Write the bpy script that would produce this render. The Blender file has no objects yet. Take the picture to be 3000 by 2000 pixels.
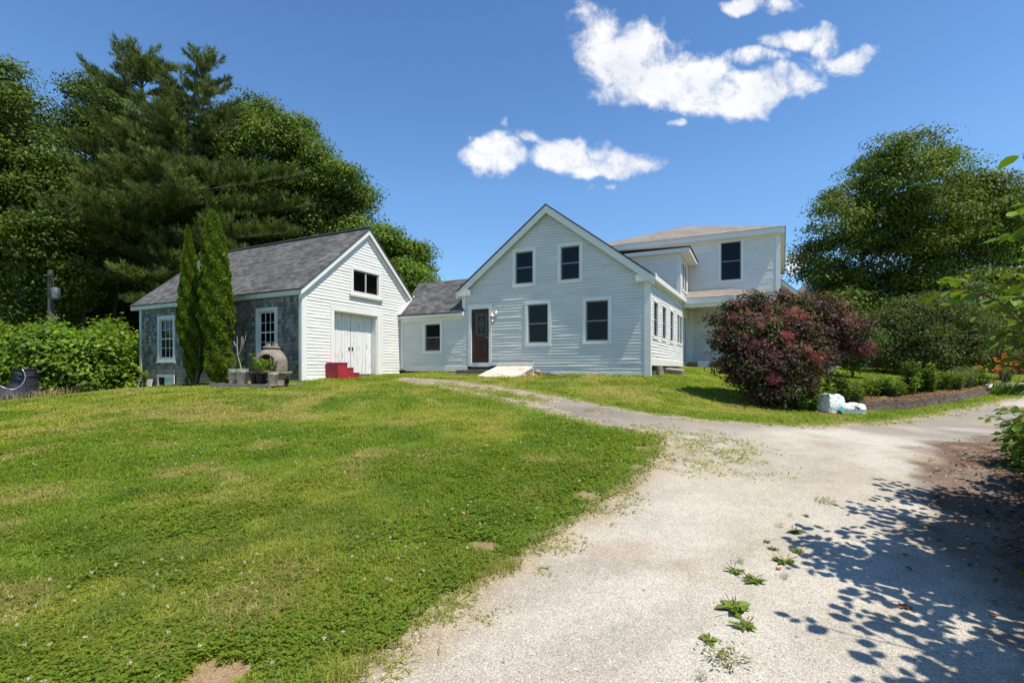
import bpy, bmesh, math, random
import numpy as np
from mathutils import Vector, Matrix
R=math.radians
random.seed(5); rng=np.random.default_rng(5)
scn=bpy.context.scene
col=scn.collection
# ------------------------------------------------------------------ camera
EYE=1.6; F=1417.0; HY=1080.0
cam=bpy.data.cameras.new('camera'); cam.lens=17.0; cam.sensor_width=36; cam.shift_y=80/3000
cam.clip_start=.05; cam.clip_end=3000
co=bpy.data.objects.new('camera',cam); col.objects.link(co)
co.location=(0,0,EYE); co.rotation_euler=(R(90),0,0); scn.camera=co
# ------------------------------------------------------------------ sun and sky
A=np.array([-2848,1417.])/np.linalg.norm([-2848,1417.]); B=np.array([A[1],-A[0]])
DEL=R(8); ELEV=R(65)
sh=math.cos(DEL)*(-A)+math.sin(DEL)*(-B)
sdir=Vector((sh[0]*math.cos(ELEV),sh[1]*math.cos(ELEV),math.sin(ELEV)))
sun=bpy.data.lights.new('sun','SUN'); sun.energy=4.9; sun.angle=R(.5); sun.color=(1,.93,.80)
so=bpy.data.objects.new('sun',sun); col.objects.link(so); so.rotation_euler=sdir.to_track_quat('Z','Y').to_euler(); so.location=(0,0,60)
scn.view_settings.view_transform='Standard'; scn.view_settings.look='None'; scn.view_settings.gamma=1
scn.view_settings.exposure=0.40
world=bpy.data.worlds.new('World'); scn.world=world; world.use_nodes=True
nt=world.node_tree; nt.nodes.clear()
def N(t,k,**kw):
    n=t.nodes.new(k)
    for a,b in kw.items(): setattr(n,a,b)
    return n
def build_world():
    L=nt.links.new
    sky=N(nt,'ShaderNodeTexSky'); sky.sky_type='NISHITA'; sky.sun_disc=False
    sky.sun_elevation=ELEV; sky.sun_rotation=math.atan2(sh[0],sh[1]); sky.altitude=0; sky.air_density=1.0; sky.dust_density=.15; sky.ozone_density=3.0
    tint=N(nt,'ShaderNodeMix',data_type='RGBA',blend_type='MULTIPLY'); tint.inputs[0].default_value=1; tint.inputs[7].default_value=(.86,1.0,1.13,1)
    L(sky.outputs[0],tint.inputs[6])
    geo=N(nt,'ShaderNodeTexCoord'); sep=N(nt,'ShaderNodeSeparateXYZ'); L(geo.outputs['Generated'],sep.inputs[0])
    def M(op,a,b=None,c=None,clamp=False):
        n=N(nt,'ShaderNodeMath',operation=op); n.use_clamp=clamp
        for i,v in enumerate((a,b,c)):
            if v is None: continue
            if isinstance(v,(int,float)): n.inputs[i].default_value=v
            else: L(v,n.inputs[i])
        return n.outputs[0]
    el=M('MAXIMUM',sep.outputs[2],0)
    ramp=N(nt,'ShaderNodeValToRGB'); cr=ramp.color_ramp; cr.elements[0].position=0; cr.elements[0].color=(.62,.78,.92,1); cr.elements[1].position=.62; cr.elements[1].color=(.70,.97,1.20,1)
    e=cr.elements.new(.16); e.color=(.80,1.04,1.18,1); e=cr.elements.new(.34); e.color=(.88,1.13,1.30,1)
    L(el,ramp.inputs[0]); mult=N(nt,'ShaderNodeVectorMath',operation='SCALE'); mult.inputs[3].default_value=1.18; L(ramp.outputs[0],mult.inputs[0]); L(mult.outputs[0],tint.inputs[7])
    y=M('MAXIMUM',sep.outputs[1],.02)
    u=M('DIVIDE',sep.outputs[0],y); v=M('DIVIDE',sep.outputs[2],y)
    # domain-warped noise in the plane of directions
    cmb=N(nt,'ShaderNodeCombineXYZ'); L(u,cmb.inputs[0]); L(v,cmb.inputs[1])
    def noise(scale,det,rough,off,dist=0):
        a=N(nt,'ShaderNodeVectorMath',operation='ADD'); a.inputs[1].default_value=(off,off*.7,off*.3); L(cmb.outputs[0],a.inputs[0])
        n=N(nt,'ShaderNodeTexNoise'); n.inputs['Scale'].default_value=scale; n.inputs['Detail'].default_value=det; n.inputs['Roughness'].default_value=rough; n.inputs['Distortion'].default_value=dist
        L(a.outputs[0],n.inputs['Vector']); return n.outputs[0]
    w1=M('MULTIPLY',M('SUBTRACT',noise(9,3,.5,3.1),.5),.09); w2=M('MULTIPLY',M('SUBTRACT',noise(9,3,.5,7.7),.5),.09)
    uu=M('ADD',u,w1); vv=M('ADD',v,w2)
    E=[(1745,105,85,95,.75),(1720,20,35,40,.55),(1860,185,150,120,1.1),(2010,245,185,92,1.15),(2190,265,165,72,1.1),(2300,240,80,55,.8),
       (2235,165,95,30,.66),(2330,115,90,34,.70),(2425,120,48,55,.66),(2470,185,105,42,.70),(2375,240,60,55,.55),
       (1430,455,85,75,1.0),(1490,455,75,60,1.0),(1550,400,55,25,.7),(1640,450,110,55,1.0),(1760,470,140,52,1.0),(1880,470,90,45,.8),(1470,360,16,28,.4),
       (2180,0,75,28,.8),(2300,8,75,22,.6),(1992,366,32,13,.75),(1745,550,50,15,.35),(2330,750,62,38,.62)]
    acc=None
    for (px,py,rx,ry,s) in E:
        cu=(px-1500)/F; cv=(HY-py)/F
        du=M('DIVIDE',M('SUBTRACT',uu,cu),rx*1.12/F); dv=M('DIVIDE',M('SUBTRACT',vv,cv),ry*1.12/F)
        d=M('ADD',M('MULTIPLY',du,du),M('MULTIPLY',dv,dv))
        g=M('MULTIPLY',M('SUBTRACT',1,d),s)
        acc=g if acc is None else M('SMOOTH_MAX',acc,g,.25)
    n=noise(15,9,.63,1.3,.25); n2=noise(6,5,.55,5.5)
    nn=M('MULTIPLY',M('SUBTRACT',n,.5),2.3)
    dens=M('ADD',M('MINIMUM',acc,.75),nn)
    dens=M('MULTIPLY',M('SUBTRACT',dens,.06),1.32,clamp=True)
    dens=M('MULTIPLY',dens,M('MULTIPLY',M('SUBTRACT',3,M('MULTIPLY',dens,2)),dens),clamp=True)
    front=M('GREATER_THAN',sep.outputs[1],.03)
    dens=M('MULTIPLY',dens,front)
    dens=M('MULTIPLY',dens,.97)
    bright=M('ADD',M('ADD',.55,M('MULTIPLY',dens,.35)),M('MULTIPLY',M('SUBTRACT',n2,.5),1.4),clamp=True)
    cc=N(nt,'ShaderNodeMix',data_type='RGBA'); cc.inputs[6].default_value=(4.7,5.2,6.3,1); cc.inputs[7].default_value=(8.4,8.4,8.4,1); L(bright,cc.inputs[0])
    mix=N(nt,'ShaderNodeMix',data_type='RGBA'); L(dens,mix.inputs[0]); L(tint.outputs[2],mix.inputs[6]); L(cc.outputs[2],mix.inputs[7])
    bg=N(nt,'ShaderNodeBackground'); bg.inputs[1].default_value=.095; L(mix.outputs[2],bg.inputs[0])
    out=N(nt,'ShaderNodeOutputWorld'); L(bg.outputs[0],out.inputs[0])
build_world()
# ------------------------------------------------------------------ object helpers
def tag(o,label=None,cat=None,group=None,kind=None):
    if label: o['label']=label
    if cat: o['category']=cat
    if group: o['group']=group
    if kind: o['kind']=kind
    return o
def empty(name,loc,rz=0,label=None,cat=None,group=None):
    o=bpy.data.objects.new(name,None); col.objects.link(o); o.location=loc; o.rotation_euler=(0,0,rz); o.empty_display_size=.2
    return tag(o,label,cat,group)
class MB:
    def __init__(s): s.v=[]; s.f=[]; s.uv=[]
    def quad(s,a,b,c,d,uv=None):
        i=len(s.v); s.v+= [tuple(a),tuple(b),tuple(c),tuple(d)]; s.f.append((i,i+1,i+2,i+3)); s.uv.append(uv or ((0,0),(1,0),(1,1),(0,1)))
    def poly(s,pts):
        i=len(s.v); s.v+=[tuple(p) for p in pts]; s.f.append(tuple(range(i,i+len(pts)))); s.uv.append(tuple((p[0],p[1]) for p in pts))
    def hexa(s,p):   # p: 8 points, bottom 4 then top 4
        i=len(s.v); s.v+=[tuple(q) for q in p]
        for f in ((3,2,1,0),(4,5,6,7),(0,1,5,4),(1,2,6,5),(2,3,7,6),(3,0,4,7)):
            s.f.append(tuple(i+k for k in f)); s.uv.append(tuple((0,0) for k in f))
    def box(s,x0,x1,y0,y1,z0,z1):
        s.hexa([(x0,y0,z0),(x1,y0,z0),(x1,y1,z0),(x0,y1,z0),(x0,y0,z1),(x1,y0,z1),(x1,y1,z1),(x0,y1,z1)])
    def fbox(s,fr,u0,u1,w0,w1,z0,z1,zr0=None,zr1=None):
        zr0=z0 if zr0 is None else zr0; zr1=z1 if zr1 is None else zr1
        s.hexa([fr(u0,w0,z0),fr(u1,w0,zr0),fr(u1,w1,zr0),fr(u0,w1,z0),fr(u0,w0,z1),fr(u1,w0,zr1),fr(u1,w1,zr1),fr(u0,w1,z1)])
    def tube(s,pts,rad,n=7,cap=True):
        pts=[Vector(p) for p in pts]; rings=[]
        up=Vector((.13,.21,.97)); prev=None
        for k,p in enumerate(pts):
            t=(pts[min(k+1,len(pts)-1)]-pts[max(k-1,0)]).normalized()
            a=t.cross(up if abs(t.dot(up))<.95 else Vector((1,0,0))).normalized() if prev is None else (prev-t*prev.dot(t)).normalized()
            prev=a; b=t.cross(a); r=rad[k] if hasattr(rad,'__len__') else rad
            i=len(s.v)
            for j in range(n):
                q=p+(a*math.cos(2*math.pi*j/n)+b*math.sin(2*math.pi*j/n))*r; s.v.append(tuple(q))
            rings.append(i)
        for k in range(len(rings)-1):
            for j in range(n):
                a0=rings[k]+j; a1=rings[k]+(j+1)%n; s.f.append((a0,a1,rings[k+1]+(j+1)%n,rings[k+1]+j)); s.uv.append(((0,0),)*4)
        if cap:
            s.f.append(tuple(rings[0]+j for j in reversed(range(n)))); s.uv.append(((0,0),)*n)
            s.f.append(tuple(rings[-1]+j for j in range(n))); s.uv.append(((0,0),)*n)
    def lathe(s,prof,c=(0,0,0),n=24,sx=1,sy=1):
        base=len(s.v)
        for r,z in prof:
            for j in range(n):
                t=2*math.pi*j/n; s.v.append((c[0]+r*sx*math.cos(t),c[1]+r*sy*math.sin(t),c[2]+z))
        for k in range(len(prof)-1):
            for j in range(n):
                a=base+k*n+j; b=base+k*n+(j+1)%n; s.f.append((a,b,b+n,a+n)); s.uv.append(((0,0),)*4)
    def build(s,name,m,parent=None,smooth=False,bevel=0):
        me=bpy.data.meshes.new(name); me.from_pydata(s.v,[],s.f)
        uvl=me.uv_layers.new(name='UVMap'); fl=[c for u in s.uv for p in u for c in p]
        uvl.data.foreach_set('uv',np.array(fl,dtype=np.float32))
        me.materials.append(m); me.validate(); me.update()
        if smooth: me.polygons.foreach_set('use_smooth',[True]*len(me.polygons))
        o=bpy.data.objects.new(name,me); col.objects.link(o)
        if parent: o.parent=parent
        if bevel:
            b=o.modifiers.new('bevel','BEVEL'); b.width=bevel; b.segments=2; b.limit_method='ANGLE'
        return o
def np_mesh(name,V,Fc,C,m,parent=None,smooth=False):
    """V (n,3), Fc (m,k), C (n,3) colour"""
    V=np.asarray(V,np.float32); Fc=np.asarray(Fc,np.int32); k=Fc.shape[1]
    me=bpy.data.meshes.new(name)
    me.vertices.add(len(V)); me.vertices.foreach_set('co',V.ravel())
    me.loops.add(Fc.size); me.loops.foreach_set('vertex_index',Fc.ravel())
    me.polygons.add(len(Fc)); me.polygons.foreach_set('loop_start',np.arange(0,Fc.size,k,dtype=np.int32))
    me.polygons.foreach_set('loop_total',np.full(len(Fc),k,dtype=np.int32))
    if smooth: me.polygons.foreach_set('use_smooth',np.ones(len(Fc),bool))
    if C is not None:
        at=me.attributes.new('Col','FLOAT_COLOR','POINT'); c4=np.ones((len(V),4),np.float32); c4[:,:3]=C; at.data.foreach_set('color',c4.ravel())
    me.materials.append(m); me.update(calc_edges=True)
    o=bpy.data.objects.new(name,me); col.objects.link(o)
    if parent:
        o.parent=parent; o.location=-Vector(parent.location) if parent.rotation_euler.z==0 else (0,0,0)
    return o
# ------------------------------------------------------------------ noise
_tab=np.random.default_rng(99).random((256,256))
def vn(x,y,s=1.0,seed=0):
    x=np.asarray(x)/s+seed*17.3+1000; y=np.asarray(y)/s+seed*9.1+1000
    xi=np.floor(x).astype(int); yi=np.floor(y).astype(int); fx=x-xi; fy=y-yi
    fx=fx*fx*(3-2*fx); fy=fy*fy*(3-2*fy); a=_tab[xi&255,yi&255]; b=_tab[(xi+1)&255,yi&255]; c=_tab[xi&255,(yi+1)&255]; d=_tab[(xi+1)&255,(yi+1)&255]
    return (a*(1-fx)+b*fx)*(1-fy)+(c*(1-fx)+d*fx)*fy
def fbm(x,y,s=1.0,seed=0,o=4):
    t=0; w=0; a=1
    for k in range(o): t=t+a*vn(x,y,s/2**k,seed+k*3); w+=a; a*=.55
    return t/w
# ------------------------------------------------------------------ terrain
_cp=[(0,0,0),(-3,1,0),(3,1,0),(0,3,.02),(2.5,3,0),(-4,3,.08),(0,-6,0),(-6,-4,0),(6,-4,0),(4,5,.08),(-4.2,8,.42),(-9,6,.35),(-14,8,.2),
 (4.44,15.5,1.32),(.73,17.42,1.41),(-3.1,19.3,1.45),(-6.8,15.7,1.2),(-5.3,18.8,1.31),(-15.3,19.9,.75),(-14,15,.74),(-18,17,.36),(-21,20,.3),(-10.1,16.3,1.05),
 (7.99,22.7,1.66),(12.4,22.8,1.66),(12.4,14.6,.38),(8.3,12.5,.42),(19,18,.52),(13,16.2,.72),(19.4,25,1.5),(17,24,1.5),(22,22,.95),(7.1,13.5,.72),(.78,11,.76),(-1.8,15,1.1),
 (2.65,7.5,.42),(6,8.5,.32),(7.9,8,.2),(12,8,.2),(16,12,.3),(24,16,.6),(30,22,.9),(5.3,11.2,.55),(-25,30,.2),(-10,32,.8),(8,32,1.6),(30,34,1.4),(0,26,1.5),(-30,10,.0),
 (60,0,.3),(60,40,1.2),(30,70,1.6),(-30,70,.5),(-70,40,0),(-70,0,-.2),(-30,-40,0),(30,-40,0),(-45,20,.0)]
_cp=np.array(_cp,float)
def _U(r2): return np.where(r2>0,r2*np.log(np.maximum(r2,1e-9)),0)
def _tps():
    P=_cp[:,:2]/10; n=len(P); K=_U(((P[:,None]-P[None])**2).sum(-1))+np.eye(n)*.02
    Q=np.hstack([np.ones((n,1)),P]); M=np.zeros((n+3,n+3)); M[:n,:n]=K; M[:n,n:]=Q; M[n:,:n]=Q.T
    return np.linalg.solve(M,np.concatenate([_cp[:,2],np.zeros(3)]))
_w=_tps()
def g(x,y):
    x=np.asarray(x,float); y=np.asarray(y,float); sh_=x.shape; P=np.stack([x.ravel(),y.ravel()],1)/10; out=np.empty(len(P)); C=_cp[:,:2]/10
    for i in range(0,len(P),20000):
        p=P[i:i+20000]; out[i:i+20000]=_U(((p[:,None]-C[None])**2).sum(-1))@_w[:-3]+_w[-3]+p@_w[-2:]
    r=np.hypot(P[:,0],P[:,1])*10; k=np.clip((r-50)/30,0,1); out=out*(1-k)+.4*k
    out=out+(.5-fbm(P[:,0]*10,P[:,1]*10,2.2,5,3))*.07
    return out.reshape(sh_)
def g1(x,y): return float(g(np.array([x]),np.array([y]))[0])
_Y=np.concatenate([np.arange(1,12,.02),np.arange(12,60,.05)])
def hit(px,py):
    X=(px-1500)/F*_Y; z=EYE+(HY-py)/F*_Y; d=z-g(X,_Y); k=np.argmax(d<0)
    if not (d<0).any(): k=len(_Y)-1
    t=0 if k==0 else d[k-1]/(d[k-1]-d[k]); Y=_Y[k] if k==0 else _Y[k-1]+t*(_Y[k]-_Y[k-1])
    return np.array([(px-1500)/F*Y,Y])
def at(px,py,Y): return np.array([(px-1500)/F*Y,Y,EYE+(HY-py)/F*Y])
# ------------------------------------------------------------------ materials
def mat(name,base,rough=.7,var=.12,scale=6,bump=0,bscale=40,stretch=(1,1,1),dirt=None,dscale=2,dthr=.6,spec=.3,metal=0,coat=0,attr=False,lap_shade=None):
    m=bpy.data.materials.new(name); m.use_nodes=True; t=m.node_tree; L=t.links.new; b=t.nodes['Principled BSDF']
    b.inputs['Roughness'].default_value=rough; b.inputs['Specular IOR Level'].default_value=spec; b.inputs['Metallic'].default_value=metal; b.inputs['Coat Weight'].default_value=coat
    tc=N(t,'ShaderNodeTexCoord'); mp=N(t,'ShaderNodeMapping'); mp.inputs['Scale'].default_value=stretch; L(tc.outputs['Object'],mp.inputs[0])
    n=N(t,'ShaderNodeTexNoise'); n.inputs['Scale'].default_value=scale; n.inputs['Detail'].default_value=6; n.inputs['Roughness'].default_value=.6; L(mp.outputs[0],n.inputs['Vector'])
    mr=N(t,'ShaderNodeMapRange'); mr.inputs[1].default_value=.3; mr.inputs[2].default_value=.7; mr.inputs[3].default_value=1-var; mr.inputs[4].default_value=1+var; L(n.outputs[0],mr.inputs[0])
    mx=N(t,'ShaderNodeMix',data_type='RGBA',blend_type='MULTIPLY'); mx.inputs[0].default_value=1; mx.inputs[6].default_value=(*base,1); L(mr.outputs[0],mx.inputs[7])
    if attr:
        a=N(t,'ShaderNodeAttribute'); a.attribute_name='Col'; L(a.outputs[0],mx.inputs[6])
    out=mx.outputs[2]
    if dirt:
        n2=N(t,'ShaderNodeTexNoise'); n2.inputs['Scale'].default_value=dscale; n2.inputs['Detail'].default_value=8; n2.inputs['Roughness'].default_value=.7; L(mp.outputs[0],n2.inputs['Vector'])
        r2=N(t,'ShaderNodeMapRange'); r2.inputs[1].default_value=dthr; r2.inputs[2].default_value=dthr+.08; L(n2.outputs[0],r2.inputs[0])
        m2=N(t,'ShaderNodeMix',data_type='RGBA'); m2.inputs[7].default_value=(*dirt,1); L(out,m2.inputs[6]); L(r2.outputs[0],m2.inputs[0]); out=m2.outputs[2]
    if lap_shade:  # painted shadow line: down-facing board lips take a darker colour
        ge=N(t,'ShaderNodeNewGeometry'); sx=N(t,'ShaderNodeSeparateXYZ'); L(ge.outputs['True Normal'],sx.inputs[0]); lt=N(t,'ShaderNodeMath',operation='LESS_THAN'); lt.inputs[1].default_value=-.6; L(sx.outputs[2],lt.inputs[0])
        ml=N(t,'ShaderNodeMix',data_type='RGBA'); ml.inputs[7].default_value=(*lap_shade,1); L(out,ml.inputs[6]); L(lt.outputs[0],ml.inputs[0]); out=ml.outputs[2]
    L(out,b.inputs['Base Color'])
    if bump:
        nb=N(t,'ShaderNodeTexNoise'); nb.inputs['Scale'].default_value=bscale; nb.inputs['Detail'].default_value=5; L(mp.outputs[0],nb.inputs['Vector'])
        bp=N(t,'ShaderNodeBump'); bp.inputs['Strength'].default_value=bump; bp.inputs['Distance'].default_value=.02; L(nb.outputs[0],bp.inputs['Height']); L(bp.outputs[0],b.inputs['Normal'])
    return m
def leafmat(name,trans=.35,rough=.45,spec=.35,tint=(1.25,1.35,.5)):
    m=bpy.data.materials.new(name); m.use_nodes=True; t=m.node_tree; L=t.links.new; b=t.nodes['Principled BSDF']
    b.inputs['Roughness'].default_value=rough; b.inputs['Specular IOR Level'].default_value=spec
    a=N(t,'ShaderNodeAttribute'); a.attribute_name='Col'; L(a.outputs[0],b.inputs['Base Color'])
    tr=N(t,'ShaderNodeBsdfTranslucent'); mx=N(t,'ShaderNodeMix',data_type='RGBA',blend_type='MULTIPLY'); mx.inputs[0].default_value=1; mx.inputs[7].default_value=(*tint,1)
    L(a.outputs[0],mx.inputs[6]); L(mx.outputs[2],tr.inputs[0])
    ms=N(t,'ShaderNodeMixShader'); ms.inputs[0].default_value=trans; L(b.outputs[0],ms.inputs[1]); L(tr.outputs[0],ms.inputs[2]); L(ms.outputs[0],t.nodes['Material Output'].inputs[0])
    return m
def roofmat(name,c1,c2,mort):
    m=bpy.data.materials.new(name); m.use_nodes=True; t=m.node_tree; L=t.links.new; b=t.nodes['Principled BSDF']; b.inputs['Roughness'].default_value=.9; b.inputs['Specular IOR Level'].default_value=.15
    tc=N(t,'ShaderNodeTexCoord')
    def brick(w,h,off,freq):
        k=N(t,'ShaderNodeTexBrick'); k.offset=off; k.offset_frequency=freq; k.inputs['Scale'].default_value=1; k.inputs['Brick Width'].default_value=w; k.inputs['Row Height'].default_value=h
        k.inputs['Mortar Size'].default_value=.008; k.inputs['Mortar Smooth'].default_value=.3; k.inputs['Color1'].default_value=(*c1,1); k.inputs['Color2'].default_value=(*c2,1); k.inputs['Mortar'].default_value=(*mort,1); k.inputs['Bias'].default_value=0
        L(tc.outputs['UV'],k.inputs['Vector']); return k
    k=brick(.33,.14,.5,2); k2=brick(.21,.14,.37,3); k2.inputs['Mortar Size'].default_value=.004
    mx=N(t,'ShaderNodeMix',data_type='RGBA'); mx.inputs[0].default_value=.5; L(k.outputs[0],mx.inputs[6]); L(k2.outputs[0],mx.inputs[7])
    n=N(t,'ShaderNodeTexNoise'); n.inputs['Scale'].default_value=.7; n.inputs['Detail'].default_value=8; n.inputs['Roughness'].default_value=.75; L(tc.outputs['UV'],n.inputs['Vector'])
    mr=N(t,'ShaderNodeMapRange'); mr.inputs[1].default_value=.3; mr.inputs[2].default_value=.7; mr.inputs[3].default_value=.72; mr.inputs[4].default_value=1.28; L(n.outputs[0],mr.inputs[0])
    m2=N(t,'ShaderNodeMix',data_type='RGBA',blend_type='MULTIPLY'); m2.inputs[0].default_value=1; L(mx.outputs[2],m2.inputs[6]); L(mr.outputs[0],m2.inputs[7]); L(m2.outputs[2],b.inputs['Base Color'])
    bp=N(t,'ShaderNodeBump'); bp.inputs['Strength'].default_value=.6; bp.inputs['Distance'].default_value=.01; L(k.outputs[0],bp.inputs['Height']); L(bp.outputs[0],b.inputs['Normal'])
    return m
def glassmat(name,tintc=.45,refl=.05,rough=.02):
    m=bpy.data.materials.new(name); m.use_nodes=True; t=m.node_tree; L=t.links.new; t.nodes.remove(t.nodes['Principled BSDF'])
    tr=N(t,'ShaderNodeBsdfTransparent'); tr.inputs[0].default_value=(tintc,tintc*1.02,tintc,1); gl=N(t,'ShaderNodeBsdfGlossy'); gl.inputs['Roughness'].default_value=rough
    tc=N(t,'ShaderNodeTexCoord'); nb=N(t,'ShaderNodeTexNoise'); nb.inputs['Scale'].default_value=2.5; L(tc.outputs['Object'],nb.inputs['Vector'])
    bp=N(t,'ShaderNodeBump'); bp.inputs['Strength'].default_value=.25; bp.inputs['Distance'].default_value=.02; L(nb.outputs[0],bp.inputs['Height']); L(bp.outputs[0],gl.inputs['Normal'])
    fr=N(t,'ShaderNodeFresnel'); fr.inputs[0].default_value=1.5; ad=N(t,'ShaderNodeMath',operation='ADD'); ad.inputs[1].default_value=refl; L(fr.outputs[0],ad.inputs[0])
    ms=N(t,'ShaderNodeMixShader'); L(ad.outputs[0],ms.inputs[0]); L(tr.outputs[0],ms.inputs[1]); L(gl.outputs[0],ms.inputs[2]); L(ms.outputs[0],t.nodes['Material Output'].inputs[0])
    return m
M={}
M['white']=mat('white_siding_paint',(.76,.745,.70),.6,.07,1.3,.2,60,(.6,.6,2),(.58,.56,.50),4,.64,lap_shade=(.12,.11,.10))
M['grimy']=mat('aged_siding_paint',(.67,.665,.63),.6,.10,1.6,.2,60,(.5,.5,1.5),(.44,.45,.43),3.5,.63,lap_shade=(.16,.15,.13))
M['trim']=mat('white_trim_paint',(.78,.765,.72),.5,.05,2,.1,50,(1,1,1),(.6,.58,.52),5,.72)
M['oldtrim']=mat('weathered_trim_paint',(.56,.60,.56),.7,.12,5,.3,60,(1,1,.3),(.20,.19,.17),9,.62)
M['sash']=mat('grey_sash',(.22,.24,.25),.5,.1)
M['woodsash']=mat('weathered_sash',(.42,.41,.36),.8,.2,8,.3,50)
M['dark']=mat('dark_interior',(.018,.018,.017),.9,.2,3)
M['found']=mat('foundation',(.10,.095,.085),.95,.35,6,.6,14)
M['shake']=mat('weathered_cedar',(.20,.205,.205),.9,.0,3,.5,30,(9,9,1.2),attr=True)
M['roof']=roofmat('charcoal_shingles',(.050,.050,.052),(.165,.162,.158),(.018,.018,.018))
M['tanroof']=roofmat('tan_shingles',(.20,.175,.155),(.27,.24,.21),(.13,.115,.10))
M['edge']=mat('roof_edge',(.05,.05,.05),.9)
M['glass']=glassmat('window_glass',.35,-.01)
M['screen']=glassmat('screened_glass',.25,-.015,.12)
M['wood']=mat('stained_door_wood',(.055,.022,.013),.4,.35,7,.15,30,(8,8,.8))
M['lead']=mat('caming',(.22,.24,.22),.5,.1)
M['peel']=mat('peeling_paint',(.78,.775,.75),.65,.04,2,.4,40,(9,9,1.2),(.26,.22,.19),2.2,.575)
M['red']=mat('red_paint',(.36,.028,.04),.55,.2,6,.2,40,dirt=(.20,.03,.035),dscale=9,dthr=.62)
M['concrete']=mat('old_concrete',(.24,.205,.165),.95,.3,5,.6,25,dirt=(.17,.14,.11),dscale=4,dthr=.56)
M['bucket']=mat('dirty_bucket',(.44,.44,.42),.5,.22,6,.1,30,(1,1,.5),(.28,.25,.2),6,.6)
M['black']=mat('black_plastic',(.02,.02,.022),.5,.3,5)
M['plast']=mat('culvert_plastic',(.035,.034,.045),.38,.2,3)
M['timber']=mat('weathered_timber',(.155,.12,.09),.95,.4,5,.8,22,(.8,5,5),(.06,.045,.035),2.2,.58)
M['newwood']=mat('new_board',(.42,.24,.13),.8,.2,4,.2,30,(.6,6,6))
M['oldwood']=mat('old_board',(.30,.24,.19),.9,.35,4,.4,30,(1,5,5))
M['panel']=mat('painted_panel',(.60,.56,.49),.6,.08,3,.3,25,(1,3,1),(.42,.29,.17),3.5,.50)
M['stone']=mat('rubble_stone',(.33,.22,.16),.95,.4,5,.7,20)
M['whitestone']=mat('pale_board',(.66,.62,.55),.9,.15,6,.4,20)
M['bag']=mat('plastic_bag',(.80,.80,.79),.38,.06,3,.5,9,(1,1,1),(.62,.72,.70),1.6,.66,spec=.5)
M['baggreen']=mat('bag_print',(.10,.45,.33),.4,.2,8,.5,9)
M['bark']=mat('bark',(.11,.09,.07),.95,.4,3,.9,12,(4,4,.7))
M['twig']=mat('twig',(.20,.14,.09),.9,.3,8)
M['deadtwig']=mat('dead_twig',(.42,.38,.30),.9,.2,8)
M['cane']=mat('cane_stem',(.20,.12,.05),.7,.3,6)
M['metal']=mat('lamp_metal',(.55,.54,.50),.45,.15,9,metal=.4)
M['steel']=mat('grey_metal',(.16,.175,.17),.5,.15,9,metal=.3)
M['pole']=mat('pole_wood',(.09,.082,.072),.95,.3,3,.5,12,(5,5,.6))
M['barnred']=mat('barn_red',(.22,.03,.028),.8,.2,3,.2,20,(6,6,1))
M['corr']=mat('galvanised',(.45,.46,.47),.4,.2,5,metal=.6)
M['leaf']=leafmat('tree_leaf',.34,.55,.22)
M['needle']=leafmat('needle_foliage',.25,.6,.18,(1.2,1.2,.5))
M['grass']=leafmat('grass_blade',.5,.6,.15,(1.15,1.25,.5))
M['petal']=leafmat('petal',.3,.6,.2,(1.1,1,1))
M['dry']=leafmat('dry_litter',.1,.8,.1,(1,1,1))
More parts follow.
